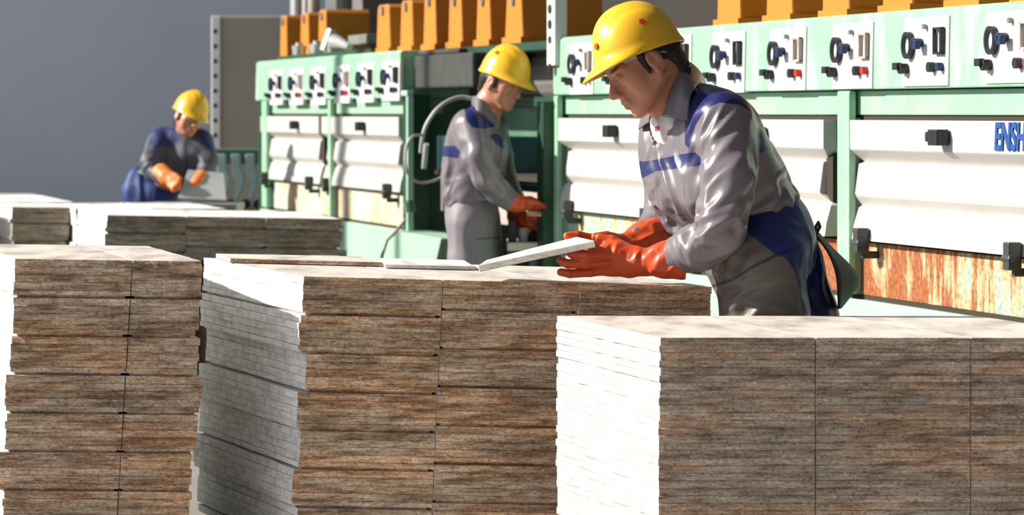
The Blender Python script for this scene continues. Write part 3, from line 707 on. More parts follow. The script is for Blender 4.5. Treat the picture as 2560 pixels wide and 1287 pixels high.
M_HAT = plain('yellow_plastic', (.74,.43,.02), .30, var=.10, vs=8, dirt=(.62,.40,.05), dirt_amt=.4)
M_HATIN = plain('grey_harness', (.35,.37,.36), .7)
M_LOGO = plain('red_logo', (.55,.05,.03), .5)
M_BOOT = plain('black_boot', (.02,.02,.02), .5)
M_EYE = plain('eye_white', (.65,.60,.55), .25)
def skin_mat(name, c):
    m, nt, bs = _new(name); f = noise(nt, coords(nt), 14, 5); col = mix(nt, f, tuple(x*.85 for x in c), tuple(x*1.12 for x in c))
    def mask(nm):
        a = N(nt, 'ShaderNodeAttribute', attribute_name=nm); r = N(nt, 'ShaderNodeMapRange'); r.inputs[1].default_value = -.5; r.inputs[2].default_value = 1.5
        nt.links.new(a.outputs['Fac'], r.inputs[0]); return r.outputs[0]
    col = mix(nt, mask('lips'), col, (.40,.16,.11)); col = mix(nt, mask('brow'), col, (.03,.018,.014))
    nt.links.new(col, bs.inputs['Base Color']); bs.inputs['Roughness'].default_value = .42
    bs.inputs['Subsurface Weight'].default_value = .12; bs.inputs['Subsurface Radius'].default_value = (.02, .008, .005); bs.inputs['Subsurface Scale'].default_value = .3
    return m
M_SKIN = skin_mat('skin', (.46,.20,.12))

class Head:
    """canonical head: x forward, y to its left, z up, scaled by s; R columns are those axes in the world"""
    def __init__(s, c, fwd, up, sc=1.0):
        f = Vector(fwd).normalized(); l = Vector(up).cross(f).normalized(); u = f.cross(l).normalized()
        s.c = Vector(c); s.R = Matrix((f, l, u)).transposed(); s.s = sc; s.Rn = np.array([[s.R[i][j] for j in range(3)] for i in range(3)], np.float32)
    def p(s, x, y, z): return s.c+s.R@Vector((x, y, z))*s.s
    def loc(s, v): return ((v-V3(s.c))@s.Rn)/s.s
    def rot(s, ay=0, ax=0):   # local extra rotation matrix
        return s.Rn@np.array(Matrix.Rotation(ay, 3, 'Y')@Matrix.Rotation(ax, 3, 'X'), np.float32)
def head_field(fl, hd, neck_to):
    p, k = hd.p, hd.s; E = lambda c, r, kk=.02, sub=False, R=None: fl.ell(p(*c), tuple(x*k for x in r), hd.Rn if R is None else R, kk, sub)
    C = lambda a, b, ra, rb, kk=.015, sub=False: fl.cone(p(*a), p(*b), ra*k, rb*k, kk, sub)
    E((-.014, 0, .034), (.098, .077, .088), .02)
    E((.030, 0, -.005), (.060, .062, .080), .02)
    for sy in (1, -1):
        C((.000, .052*sy, -.045), (.062, .020*sy, -.092), .022, .020, .022)
        C((.052, .040*sy, -.020), (.046, .036*sy, -.058), .024, .020, .02)
        C((.078, .012*sy, .020), (.066, .046*sy, .016), .013, .012, .010)
    E((.072, 0, -.098), (.019, .022, .016), .014)
    E((.066, 0, -.066), (.028, .028, .026), .014)
    for sy in (1, -1): E((.092, .031*sy, .000), (.013, .018, .010), .010, True)
    C((.084, 0, .008), (.110, 0, -.030), .0075, .0115, .010)
    for sy in (1, -1): E((.101, .0115*sy, -.036), (.010, .007, .007), .004)
    C((.088, 0, -.034), (.084, 0, -.056), .013, .014, .008)
    C((.090, .018, -.0605), (.096, 0, -.0585), .0050, .0065, .004); C((.096, 0, -.0585), (.090, -.018, -.0605), .0065, .0050, .004)
    C((.088, .015, -.0705), (.093, 0, -.0725), .0055, .0075, .004); C((.093, 0, -.0725), (.088, -.015, -.0705), .0075, .0055, .004)
    for sy in (1, -1):   # lids and ears
        E((.079, .031*sy, -.001), (.0125, .0165, .0118), .003)
        E((-.004, .080*sy, -.008), (.021, .008, .033), .006, False, hd.rot(.2))
        E((.000, .089*sy, -.004), (.011, .006, .020), .003, True, hd.rot(.2))
        C((.004, .082*sy, -.034), (.000, .080*sy, -.040), .008, .007, .004)
    nk = Vector(neck_to)
    fl.cone(p(-.030, 0, -.045), nk, .051*k, .050*k, .03)
    fl.cone(p(.010, 0, -.075), nk+(p(.03,0,0)-p(0,0,0)), .030*k, .035*k, .035)
def head_attrs(me, v, hd):
    q = hd.loc(v)
    lips = 1-np.sqrt(((q[:, 0]-.094)/.016)**2+(q[:, 1]/.024)**2+((q[:, 2]+.066)/.013)**2)
    attr(me, 'lips', lips*3)
    br = np.full(len(v), -9.0)
    for sy in (1, -1):
        d = np.sqrt(((q[:, 0]-.085)/.030)**2+((q[:, 1]-.032*sy)/.024)**2+((q[:, 2]-.022-.10*(abs(q[:, 1])-.032))/.0055)**2); br = np.maximum(br, (1-d)*3)
        d = np.sqrt(((q[:, 0]-.085)/.03)**2+((q[:, 1]-.031*sy)/.0165)**2+((q[:, 2]+.003)/.0026)**2); br = np.maximum(br, (1-d)*2.2)
    attr(me, 'brow', br)
def hair(root, hd, h=.004, side=1):
    fl = Field(V3(hd.c)-.17, V3(hd.c)+.17, h)
    p, k = hd.p, hd.s
    fl.ell(p(-.013, 0, .030), (.097*k, .0795*k, .078*k), hd.Rn, .01)
    fl.cone(p(-.066, .03, -.01), p(-.078, .02, -.070), .034*k, .020*k, .02).cone(p(-.066, -.03, -.01), p(-.078, -.02, -.070), .034*k, .020*k, .02)
    for sy in (1, -1):
        fl.cone(p(.016, .072*sy, .02), p(.020, .071*sy, -.028), .012*k, .005*k, .008)
        fl.ell(p(-.006, .088*sy, -.012), (.026*k, .022*k, .036*k), hd.rot(.2), .004, True)
    nr = hd.Rn
    def front(X, Y, Z):
        x, y, z = X-hd.c.x, Y-hd.c.y, Z-hd.c.z
        lx_ = (x*nr[0,0]+y*nr[1,0]+z*nr[2,0])/k; lz_ = (x*nr[0,2]+y*nr[1,2]+z*nr[2,2])/k
        return np.minimum((lx_-.030), np.maximum(lx_-.2, .062-lz_))*k
    fl.cut(front)
    fl.cone(p(.080, .02, .052), p(.092, -.015, .040), .012*k, .009*k, .006).cone(p(.082, -.02, .05), p(.090, .01, .036), .011*k, .007*k, .006)
    v, q = fl.surface(); me = np_mesh('hair', v, q); n = normals(me); v = v+n*((vnoise(v*160)-.5)*.004)[:, None]
    me.vertices.foreach_set('co', v.astype(np.float32).ravel()); me.update()
    return link('hair', me, M_HAIR, root, world=True)
def hard_hat(root, hd, tilt=0.0, lift=0.0, logo=(), sc=1.0, fwd=0.0):
    """dome, raised ridge and rim with a peak; local frame of the head, tipped by tilt"""
    T = Matrix.Rotation(tilt, 3, 'Y'); k = hd.s*sc
    def G(x, y, z): return hd.c+hd.R@(T@Vector((x, y, z))+Vector((fwd/k*hd.s, 0, lift)))*k
    nu, nv = 72, 22; vs = []; fs = []
    ra, rb, hh = .122, .104, .132
    def prof(t):   # t 0 rim .. 1 crown -> radius factor, height
        th = t*math.pi/2; return math.cos(th)**.86, math.sin(th)**.95
    for i in range(nu):
        a = 2*math.pi*i/nu; ca, sa = math.cos(a), math.sin(a)
        front = max(0, ca)**2.2
        row = [(1.02+.05*max(0, -ca)+.44*front, -.012-.018*front), (1.02+.05*max(0, -ca)+.44*front, -.006-.018*front), (1.03+.03*front, .004)]
        for (rf, z) in row: vs.append(G(ca*ra*rf, sa*rb*(1+(rf-1)*(.9 if ca > 0 else 1)), z))
        for j in range(1, nv):
            t = j/nv; r, z = prof(t)
            x, y = ca*ra*r, sa*rb*r
            ridge = .007*math.exp(-(y/.020)**4)*min(1, t*2.5) if x > -.11 else 0
            side = .007*math.exp(-((abs(y)-.060)/.012)**2)*(1 if t > .15 else 0)
            zz = z*hh+ridge-side*.6
            vs.append(G(x, y, zz+.004))
    nr = 3+nv-1
    top = len(vs); vs.append(G(0, 0, hh+.011))
    for i in range(nu):
        i2 = (i+1) % nu
        for j in range(nr-1): fs.append((i*nr+j, i2*nr+j, i2*nr+j+1, i*nr+j+1))
        fs.append((i*nr+nr-1, i2*nr+nr-1, top))
    mb = MB().add(vs, fs); me = mb.mesh('hard_hat')
    o = link('hard_hat', me, M_HAT, root, world=True, sm=True)
    so = o.modifiers.new('shell', 'SOLIDIFY'); so.thickness = .004*k; so.offset = -1
    ss = o.modifiers.new('sub', 'SUBSURF'); ss.levels = 1; ss.render_levels = 1
    # harness band inside the rim
    b = MB(); n = 40; v2 = []; f2 = []
    for i in range(n):
        a = 2*math.pi*i/n; x, y = math.cos(a)*.104, math.sin(a)*.084
        v2 += [G(x, y, .012), G(x*.99, y*.99, -.020-.016*max(0, -math.cos(a)))]
    for i in range(n): f2.append((2*i, 2*((i+1)%n), 2*((i+1)%n)+1, 2*i+1))
    me2 = b.add(v2, f2).mesh('harness_band'); o2 = link('harness_band', me2, M_HATIN, root, world=True, sm=True)
    s2 = o2.modifiers.new('shell', 'SOLIDIFY'); s2.thickness = .003
    for (ang, t, r) in logo:   # small red emblem painted on the dome: a ring of petals
        a = ang; rr, z = prof(t); c0 = (math.cos(a)*ra*rr, math.sin(a)*rb*rr, z*hh+.004)
        nn = Vector((c0[0]/ra**2, c0[1]/rb**2, c0[2]/hh**2)).normalized(); u_ = nn.cross(Vector((0,0,1))).normalized(); w_ = nn.cross(u_)
        L = MB()
        for q_ in range(6):
            th = q_*math.pi/3; cc = Vector(c0)+u_*math.cos(th)*r*.55+w_*math.sin(th)*r*.55
            pts = [cc+(u_*math.cos(b_)+w_*math.sin(b_))*r*.42+nn*.0035 for b_ in [2*math.pi*z_/10 for z_ in range(10)]]
            L.add([G(*p_) for p_ in pts], [tuple(range(10))])
        cc = Vector(c0); pts = [cc+(u_*math.cos(b_)+w_*math.sin(b_))*r*.35+nn*.004 for b_ in [2*math.pi*z_/10 for z_ in range(10)]]
        L.add([G(*p_) for p_ in pts], [tuple(range(10))])
        o3 = L.build('emblem', M_LOGO, o); o3.location = (0, 0, 0)
        s3 = o3.modifiers.new('shell', 'SOLIDIFY'); s3.thickness = .002; s3.offset = 0
    return o
def eyes(root, hd):
    for sy in (1, -1):
        b = MB(); n = 12; c = hd.p(.0790, .031*sy, -.0025); vs = []; fs = []
        for i in range(n+1):
            for j in range(n):
                th = math.pi*i/n; ph = 2*math.pi*j/n; vs.append(c+Vector((math.sin(th)*math.cos(ph), math.sin(th)*math.sin(ph), math.cos(th)))*.0112*hd.s)
        for i in range(n):
            for j in range(n): fs.append((i*n+j, (i+1)*n+j, (i+1)*n+(j+1)%n, i*n+(j+1)%n))
        b.add(vs, fs).build('eye', M_EYE, root, sm=True, world=True)
def panel(name, root, rows, mat, th=.004, sub=4):
    """a stiff cloth panel: straight edges, sharp corners, smoothly curved between the given rows"""
    G = np.array([[tuple(p) for p in r] for r in rows], float)
    def up(G, n):
        m = G.shape[0]; t = np.linspace(0, m-1, (m-1)*n+1); i = np.minimum(t.astype(int), m-2); f = (t-i)[:, None, None]
        g = lambda k: G[np.clip(k, 0, m-1)]
        p0, p1, p2, p3 = g(i-1), g(i), g(i+1), g(i+2)
        return .5*((2*p1)+(-p0+p2)*f+(2*p0-5*p1+4*p2-p3)*f*f+(-p0+3*p1-3*p2+p3)*f**3)
    G = up(G, sub); G = up(G.transpose(1, 0, 2), sub).transpose(1, 0, 2)
    a, b_ = G.shape[:2]; vs = G.reshape(-1, 3); fs = [(i*b_+j, i*b_+j+1, (i+1)*b_+j+1, (i+1)*b_+j) for i in range(a-1) for j in range(b_-1)]
    me = bpy.data.meshes.new(name); me.from_pydata([tuple(v) for v in vs], [], fs); me.update()
    for nm_ in ('patch', 'patch2', 'seam'): attr(me, nm_, np.full(len(vs), -9.0))
    o = link(name, me, mat, root, world=True, sm=True); s = o.modifiers.new('shell', 'SOLIDIFY'); s.thickness = th; s.offset = 0; return o
def sheet(name, root, pts, mat, th=.003, dirv=None):
    b = MB().add(pts, [tuple(range(len(pts)))]); me = bpy.data.meshes.new(name); me.from_pydata(b.v, [], b.f); me.update()
    o = link(name, me, mat, root, world=True); s = o.modifiers.new('shell', 'SOLIDIFY'); s.thickness = th; s.offset = 0; return o
# ------------------------------------------------------------------ worker leaning over the middle stack
Y1 = 8.98
def Q(px, py, dy=0.0): return W(px, py, Y1+dy)
r1 = empty('person', (Q(1930, 0).x, Y1, 0), 0, 'worker in yellow hard hat and grey-blue jacket leaning over the stack in orange gauntlets', 'person')
hd1 = Head(Q(1607, 160, -.02), (-.84, -.30, -.50), (-.42, .06, .85), 1.12)
neck1 = Q(1696, 268, .02)
# body
lo = (Q(1360, 0).x, Y1-.36, 0.0); hi = (Q(2110, 0).x, Y1+.46, H+.33)
fb_ = Field(lo, hi, .005)
head_field(fb_, hd1, neck1)
sh_n, sh_f = Q(1812, 305, -.16), Q(1688, 315, .18)
fb_.cone(neck1, Q(1762, 330, .0), .06, .08, .05).cone(sh_n, sh_f, .042, .042, .05).cone(Q(1775, 340, -.03), Q(1725, 345, .10), .070, .070, .05)
fb_.cone(Q(1790, 400, -.02), Q(1745, 410, .10), .085, .085, .06).cone(Q(1845, 490, -.0), Q(1800, 500, .09), .075, .075, .06).cone(Q(1900, 610, -.03), Q(1880, 620, .08), .085, .085, .06)
el_n, wr_n = Q(1800, 585, -.22), Q(1640, 645, -.08)
el_f, wr_f = Q(1672, 520, .28), Q(1592, 610, .135)
fb_.chain([sh_n, el_n, wr_n, Q(1560, 648, -.04)], [.042, .040, .027, .024], .02); fb_.chain([sh_f, el_f, wr_f, Q(1545, 616, .115)], [.050, .040, .027, .024], .02)
hip_n, hip_f = Q(1900, 640, -.09), Q(1900, 640, .12)
kn_n, an_n = Q(1925, 980, -.12), Q(1960, 1330, -.12)
kn_f, an_f = Q(1985, 980, .14), Q(2050, 1330, .14)
fb_.chain([hip_n, kn_n, an_n], [.085, .055, .040], .04).chain([hip_f, kn_f, an_f], [.085, .055, .040], .04)
v, q = fb_.surface(); me = np_mesh('body', v, q); head_attrs(me, v, hd1)
body1 = link('body', me, M_SKIN, r1, world=True)
del fb_
hair(r1, hd1); eyes(r1, hd1)
hard_hat(r1, hd1, tilt=-.20, lift=.030, logo=((math.pi*.52, .30, .010), (.25, .22, .009)), sc=.93, fwd=-.006)
# jacket
fj = Field((Q(1570, 0).x, Y1-.40, H-.50), (Q(2040, 0).x, Y1+.46, H+.12), .0045)
fj.cone(Q(1706, 395, .11), Q(1825, 395, -.05), .118, .12, .05).cone(Q(1700, 305, .16), Q(1790, 290, -.08), .078, .078, .05)
fj.cone(Q(1694, 345, .12), Q(1790, 345, -.06), .108, .112, .04)
fj.cone(Q(1730, 262, .04), Q(1800, 300, .0), .062, .075, .05)
fj.ell(Q(1826, 330, .03), (.085, .13, .085), None, .04).ell(Q(1868, 440, .03), (.098, .14, .10), None, .05)
fj.cone(Q(1745, 500, .10), Q(1880, 500, -.01), .108, .112, .05).cone(Q(1770, 575, .10), Q(1905, 545, .0), .10, .108, .05)
fj.cone(Q(1720, 450, .06), Q(1780, 470, -.06), .105, .105, .05)
def hem(X, Y, Z):
    px = 1280+F*X/Y; py = 280-F*(Z-H)/Y
    line = np.where(px > 1860, 534+.17*(px-1860), 534+.42*(1860-px))
    return (py-line)*.00112
fj.cut(hem)
# opening at the throat
def vneck(X, Y, Z):
    px = 1280+F*X/Y; py = 280-F*(Z-H)/Y
    d = np.maximum(np.maximum(1612-px+(py-285)*.32, px-(1696-(py-285)*.64)), np.maximum(255-py, Y-(Y1+.10)))
    return -d*.0011
fj.cut(vneck)
# sleeves
fj.chain([Q(1812, 305, -.13), Q(1826, 440, -.21), Q(1800, 575, -.235)], [.085, .072, .066], .018)
fj.chain([Q(1800, 580, -.235), Q(1745, 620, -.19), Q(1690, 640, -.13)], [.068, .062, .052], .012)
fj.chain([Q(1676, 320, .20), Q(1664, 430, .28), Q(1664, 525, .27)], [.075, .064, .060], .018)
fj.chain([Q(1664, 530, .27), Q(1640, 575, .20), Q(1598, 604, .13)], [.060, .054, .048], .012)
D = lambda a, b: tuple(Q(*b)-Q(*a))
ff = [(Q(1800, 560, -.25), .10, D((1760,600),(1870,540)), .034, .032, 1), (Q(1790, 440, -.26), .15, D((1750,490),(1840,360)), .046, .030, 2), (Q(1780, 340, -.22), .10, D((1750,400),(1820,290)), .034, .022, 3),
      (Q(1680, 470, -.05), .13, D((1620,400),(1700,560)), .046, .028, 4), (Q(1665, 540, .10), .12, (1,0,0), .030, .024, 5), (Q(1940, 470, -.05), .14, D((1870,520),(1990,430)), .040, .028, 6),
      (Q(1720, 620, -.22), .08, D((1700,590),(1740,660)), .026, .014, 7), (Q(1640, 580, .15), .09, D((1600,570),(1690,590)), .024, .014, 8), (Q(1850, 250, 0), .14, D((1750,220),(1900,300)), .05, .008, 9), (Q(1640, 380, .05), .12, D((1620,300),(1640,460)), .035, .010, 10)]
yoke = [(1700,150),(1722,188),(1760,196),(1850,222),(1905,288),(1912,305),(1878,280),(1850,262),(1800,256),(1765,272),(1738,315),(1722,372),(1712,360),(1712,300)]
band = [(1560,395),(1608,404),(1655,396),(1698,386),(1738,380),(1758,400),(1758,412),(1700,420),(1640,428),(1604,446),(1560,450)]
back = [(1896,310),(1915,318),(1930,345),(1926,372),(1898,384),(1893,340)]
def pj(P, v): return np.maximum.reduce([poly_sd(P, yoke), np.where((v[:, 1] > Y1-.17) | (P[:, 0] < 1740), poly_sd(P, band), -9), poly_sd(P, back)])
seams = [(.8, [(1905,288),(1897,340),(1892,420),(1868,520)]), (.7, [(1640,345),(1640,440),(1650,560)]), (1.0, [(1700,424),(1756,414)]), (.7, [(1706,424),(1712,500),(1740,520)]), (.8, [(1738,315),(1722,372),(1735,400),(1748,420)]), (.7,[(1600,446),(1650,430),(1700,422)]), (.6, [(1700,300),(1698,386)])]
jk = garment('jacket', r1, fj, M_JACKET, ff, pj, seams); del fj
# collar leaf and lapel on the near side, far lapel, shirt
def strip(name, near, far, mat, th=.004): return sheet(name, r1, near+far[::-1], mat, th)
def curved(name, rows, mat, th=.004):
    b = MB(); m = len(rows[0]); vs = [p for r in rows for p in r]; fs = []
    for i in range(len(rows)-1):
        for j in range(m-1): fs.append((i*m+j, i*m+j+1, (i+1)*m+j+1, (i+1)*m+j))
    me = bpy.data.meshes.new(name); me.from_pydata([tuple(v) for v in vs], [], fs); me.update()
    for nm_, val in (('patch', -9), ('patch2', -9), ('seam', -9)): attr(me, nm_, np.full(len(vs), val))
    o = link(name, me, mat, r1, world=True, sm=True)
    s = o.modifiers.new('shell', 'SOLIDIFY'); s.thickness = th; s.offset = 0
    ss = o.modifiers.new('sub', 'SUBSURF'); ss.levels = 2; ss.render_levels = 2; return o
panel('collar', r1, [[Q(1744,172,.14), Q(1760,196,.17), Q(1768,222,.19)], [Q(1722,156,.05), Q(1744,182,.05), Q(1756,214,.06)], [Q(1695,164,-.02), Q(1714,184,-.045), Q(1738,220,-.06)], [Q(1682,208,-.055), Q(1702,222,-.085), Q(1726,244,-.10)],
                  [Q(1670,250,-.07), Q(1694,262,-.10), Q(1723,272,-.118)], [Q(1656,291,-.085), Q(1688,296,-.115), Q(1721,301,-.128)]], M_JACKET)
panel('collar', r1, [[Q(1640,262,.10), Q(1626,268,.13), Q(1614,276,.16)], [Q(1628,282,.05), Q(1614,290,.08), Q(1602,300,.11)], [Q(1622,305,.01), Q(1608,314,.04), Q(1597,324,.07)]], M_JACKET)
fs_ = Field((Q(1570, 0).x, Y1-.25, H-.16), (Q(1740, 0).x, Y1+.25, H+.05), .005)
fs_.cone(Q(1694, 345, .12), Q(1790, 345, -.06), .098, .102, .04).cone(Q(1706, 395, .11), Q(1825, 395, -.05), .106, .108, .05).cone(Q(1700, 305, .16), Q(1790, 290, -.08), .066, .066, .05)
fs_.cone(Q(1690, 268, .0), Q(1680, 310, 0.0), .048, .06, .02)
fs_.cut(lambda X, Y, Z: ((1280+F*X/Y)-1715)*.0011)
so = garment('undershirt', r1, fs_, cloth('undershirt_cloth', (.72,.68,.68), (.50,.06,.08), seam=False, rough=.7), [(Q(1650, 320, -.05), .1, D((1630,290),(1660,350)), .03, .01, 4)], lambda P, v: poly_sd(P, [(1636,318),(1650,312),(1648,326),(1638,330)]))
# trousers
ft = Field((Q(1720, 0).x, Y1-.36, 0.06), (Q(2120, 0).x, Y1+.36, H-.22), .006)
ft.cone(Q(1864, 612, .07), Q(1925, 605, -.01), .118, .128, .05).cone(Q(1880, 560, .06), Q(1925, 555, .0), .10, .10, .05)
ft.chain([Q(1895, 650, -.07), Q(1915, 800, -.10), kn_n, an_n], [.130, .112, .085, .075], .05)
ft.chain([Q(1960, 660, .10), Q(1996, 800, .12), kn_f, an_f], [.112, .105, .085, .075], .05)
ft.cone(Q(1840, 660, .02), Q(1890, 760, .0), .085, .09, .04)
tf = [(Q(1860, 730, -.15), .11, D((1800,770),(1960,690)), .034, .024, 1), (Q(1920, 600, -.1), .10, D((1860,590),(2000,620)), .04, .010, 2), (Q(2030, 700, 0), .14, D((2020,640),(2060,800)), .030, .014, 3), (Q(1880, 780, -.15), .10, D((1820,800),(1980,740)), .03, .014, 5), (Q(1800, 690, 0), .09, D((1780,640),(1840,720)), .04, .012, 7)]
blue = [(1840,500),(2060,500),(2130,640),(2140,860),(2010,860),(2007,780),(1998,722),(1988,680),(1968,648),(1935,632),(1900,605),(1862,575),(1840,560)]
strap = [(1780,716),(1830,700),(1880,668),(1940,638),(1985,622),(2020,600),(2040,580)]
tro = garment('trousers', r1, ft, M_TROUSER, tf, lambda P, v: poly_sd(P, blue), [(4.5, strap), (.8, [(1862,575),(1935,632),(1988,680),(2007,780)]), (.7, [(2030,640),(2060,700),(2075,790)])]); del ft
# back flap of the coat, its shade put into the dark cloth, and apron tie
panel('shaded_coat_flap', r1, [[Q(2030,578,.02), Q(2036,572,.10)], [Q(2070,630,.00), Q(2078,618,.14)], [Q(2092,690,-.02), Q(2145,696,.16)], [Q(2097,772,.0), Q(2103,768,.14)]], M_FLAP_TIE, .006)
MB().tube([Q(2034, 590, .0), Q(2040, 566, -.01), Q(2046, 556, .0), Q(2050, 566, .01), Q(2038, 590, .01)], .005, 8).build('apron_tie', M_FLAP_TIE, r1, sm=True, world=True)
for a, sg in ((an_n, -.12), (an_f, .14)):
    fbt = Field((a.x-.26, a.y-.12, -.01), (a.x+.14, a.y+.12, .30), .007)
    fbt.cone((a.x, a.y, .20), (a.x, a.y, .07), .058, .055, .02).cone((a.x+.03, a.y, .045), (a.x-.17, a.y, .038), .045, .038, .03)
    fbt.cut(lambda X, Y, Z: -Z+.004+0*X+0*Y)
    garment('boot', r1, fbt, M_BOOT, None)
# gauntlets
def glove(name, cuff, palm, fingers, thumb, ff, h=.0028, seams=None, label=None):
    P = [p for p, r in cuff+palm]+[p for f_ in fingers+[thumb] for p, r in f_]
    A = np.array([tuple(p) for p in P]); fl = Field(A.min(0)-.10, A.max(0)+.10, h)
    for c in (cuff,): fl.chain([p for p, r in c], [r for p, r in c], .010)
    fl.chain([p for p, r in palm], [r for p, r in palm], .014)
    for f_ in fingers+[thumb]: fl.chain([p for p, r in f_], [r for p, r in f_], .0045)
    return fl
g = glove('glove', [(Q(1700,645,-.13), .060), (Q(1660,648,-.12), .050), (Q(1612,655,-.10), .036), (Q(1590,655,-.09), .036)],
          [(Q(1590,650,-.09), .038), (Q(1545,635,-.08), .034), (Q(1520,628,-.075), .028)],
          [[(Q(1522,622,-.09), .015), (Q(1478,637,-.12), .013), (Q(1448,634,-.11), .012)],
           [(Q(1522,634,-.10), .015), (Q(1468,640,-.13), .0135), (Q(1430,634,-.115), .0125), (Q(1418,628,-.10), .011)],
           [(Q(1525,654,-.10), .015), (Q(1466,660,-.125), .0135), (Q(1420,660,-.115), .0125), (Q(1400,650,-.10), .011)],
           [(Q(1530,672,-.085), .015), (Q(1475,680,-.10), .0135), (Q(1425,684,-.095), .012), (Q(1402,680,-.085), .011)]],
          [(Q(1560,622,-.07), .020), (Q(1530,602,-.06), .016), (Q(1498,594,-.055), .013)], None)
g.cone(Q(1570, 672, -.08), Q(1530, 668, -.085), .024, .022, .02)
# flared open cuff
def cuffcut(X, Y, Z):
    px = 1280+F*X/Y; py = 280-F*(Z-H)/Y; return (px-(1713+.02*(py-640)))*.0011
g.cut(cuffcut)
gf = [(Q(1650, 650, -.16), .09, D((1700,620),(1620,690)), .030, .010, 1), (Q(1600, 640, -.14), .06, D((1620,600),(1590,690)), .022, .008, 2), (Q(1540, 640, -.12), .05, D((1560,600),(1530,680)), .03, .007, 3)]
garment('glove', r1, g, M_GLOVE, gf, seams=[(1.0, [(1706,590),(1704,700)])])
g2 = glove('glove', [(Q(1650,592,.185), .066), (Q(1612,605,.14), .060), (Q(1572,614,.11), .040)], [(Q(1570,614,.11), .034), (Q(1530,616,.09), .028)],
           [[(Q(1520,606,.08), .014), (Q(1480,596,.07), .013), (Q(1445,588,.06), .0125), (Q(1418,590,.055), .012)],
            [(Q(1520,612,.11), .014), (Q(1475,600,.11), .013), (Q(1440,596,.11), .012)],
            [(Q(1522,622,.12), .014), (Q(1480,614,.13), .013), (Q(1450,610,.13), .012)],
            [(Q(1525,630,.10), .013), (Q(1490,628,.11), .012), (Q(1470,628,.11), .011)]],
           [(Q(1550,600,.08), .018), (Q(1515,590,.04), .014), (Q(1488,592,.02), .012)], None)
garment('glove', r1, g2, M_GLOVE, [(Q(1610, 600, .1), .07, D((1650,580),(1590,630)), .026, .010, 3)])
# ------------------------------------------------------------------ worker in the middle distance, seen from his right
Y2 = 14.75
def Q2(px, py, dy=0.0): return W(px, py, Y2+dy)
r2 = empty('person', (Q2(1190, 0).x, Y2, 0), 0, 'worker in yellow hard hat and grey jacket with blue shoulders, standing upright at the dryer', 'person')
hd2 = Head(Q2(1256, 205, .0), (.74, -.60, -.34), (.18, .0, .98), 1.04)
neck2 = Q2(1216, 268, .03)
fb_ = Field((Q2(1090, 0).x, Y2-.34, 0.0), (Q2(1400, 0).x, Y2+.36, H+.32), .0062)
head_field(fb_, hd2, neck2)
shn, shf = Q2(1178, 315, -.17), Q2(1225, 315, .19)
fb_.cone(neck2, Q2(1200, 330, .02), .055, .08, .05).cone(shn, shf, .05, .05, .05).cone(Q2(1195, 350, -.06), Q2(1205, 350, .09), .09, .09, .05).cone(Q2(1185, 430, -.05), Q2(1185, 430, .08), .085, .085, .05).cone(Q2(1180, 530, -.06), Q2(1180, 530, .10), .09, .09, .05)
eln, wrn = Q2(1212, 450, -.24), Q2(1280, 508, -.18); elf, wrf = Q2(1250, 440, .22), Q2(1305, 545, .10)
fb_.chain([shn, eln, wrn, Q2(1310, 512, -.15)], [.046, .038, .026, .024], .02).chain([shf, elf, wrf, Q2(1330, 556, .05)], [.046, .038, .026, .024], .02)
hn, hf = Q2(1178, 560, -.08), Q2(1192, 560, .10); kn2, kf2 = Q2(1180, 760, -.10), Q2(1200, 760, .12); an2, af2 = Q2(1175, 930, -.10), Q2(1200, 930, .12)
fb_.chain([hn, kn2, an2], [.08, .052, .04], .03).chain([hf, kf2, af2], [.08, .052, .04], .03)
v, q = fb_.surface(); me = np_mesh('body', v, q); head_attrs(me, v, hd2); link('body', me, M_SKIN, r2, world=True); del fb_
hair(r2, hd2, .006); eyes(r2, hd2); hard_hat(r2, hd2, tilt=-.10, lift=.034, logo=((-math.pi*.55, .45, .010),), sc=.97)
fj = Field((Q2(1085, 0).x, Y2-.38, H-.50), (Q2(1340, 0).x, Y2+.38, H+.08), .006)
fj.cone(Q2(1172, 318, -.12), Q2(1218, 318, .15), .085, .08, .05).cone(Q2(1208, 275, .02), Q2(1195, 310, .02), .055, .07, .04)
fj.cone(Q2(1185, 370, -.07), Q2(1205, 370, .10), .135, .125, .05).cone(Q2(1178, 430, -.06), Q2(1198, 430, .09), .128, .12, .05).cone(Q2(1176, 485, -.06), Q2(1188, 485, .09), .124, .115, .05)
fj.cut(lambda X, Y, Z: ((280-F*(Z-H)/Y)-(520-.18*((1280+F*X/Y)-1110)))*.0018)
fj.chain([Q2(1178, 318, -.16), Q2(1192, 390, -.235), Q2(1214, 445, -.25)], [.078, .066, .060], .015).chain([Q2(1214, 448, -.25), Q2(1246, 478, -.22), Q2(1272, 500, -.19)], [.060, .056, .048], .012)
fj.chain([Q2(1232, 318, .18), Q2(1250, 390, .22), Q2(1260, 440, .22)], [.07, .06, .056], .015).chain([Q2(1260, 440, .22), Q2(1280, 490, .17), Q2(1292, 530, .13)], [.056, .05, .045], .012)
D2 = lambda a, b: tuple(Q2(*b)-Q2(*a))
ff = [(Q2(1195, 400, -.28), .15, D2((1160,330),(1230,460)), .055, .022, 1), (Q2(1240, 470, -.25), .11, D2((1220,440),(1270,500)), .04, .022, 2), (Q2(1130, 430, -.1), .18, D2((1120,400),(1160,520)), .05, .022, 3), (Q2(1150, 490, -.12), .12, D2((1110,520),(1180,470)), .035, .018, 4), (Q2(1250, 380, -.05), .14, D2((1240,320),(1270,440)), .05, .014, 5)]
yk = [(1150,255),(1200,232),(1250,300),(1232,318),(1208,322),(1180,318),(1166,300),(1160,270)]; bd = [(1100,366),(1136,364),(1150,378),(1146,396),(1100,390)]; ck = [(1222,338),(1242,334),(1256,345),(1272,340),(1300,345),(1300,378),(1262,374),(1240,362)]; sl_ = [(1222,338),(1222,338),(1222,338)]
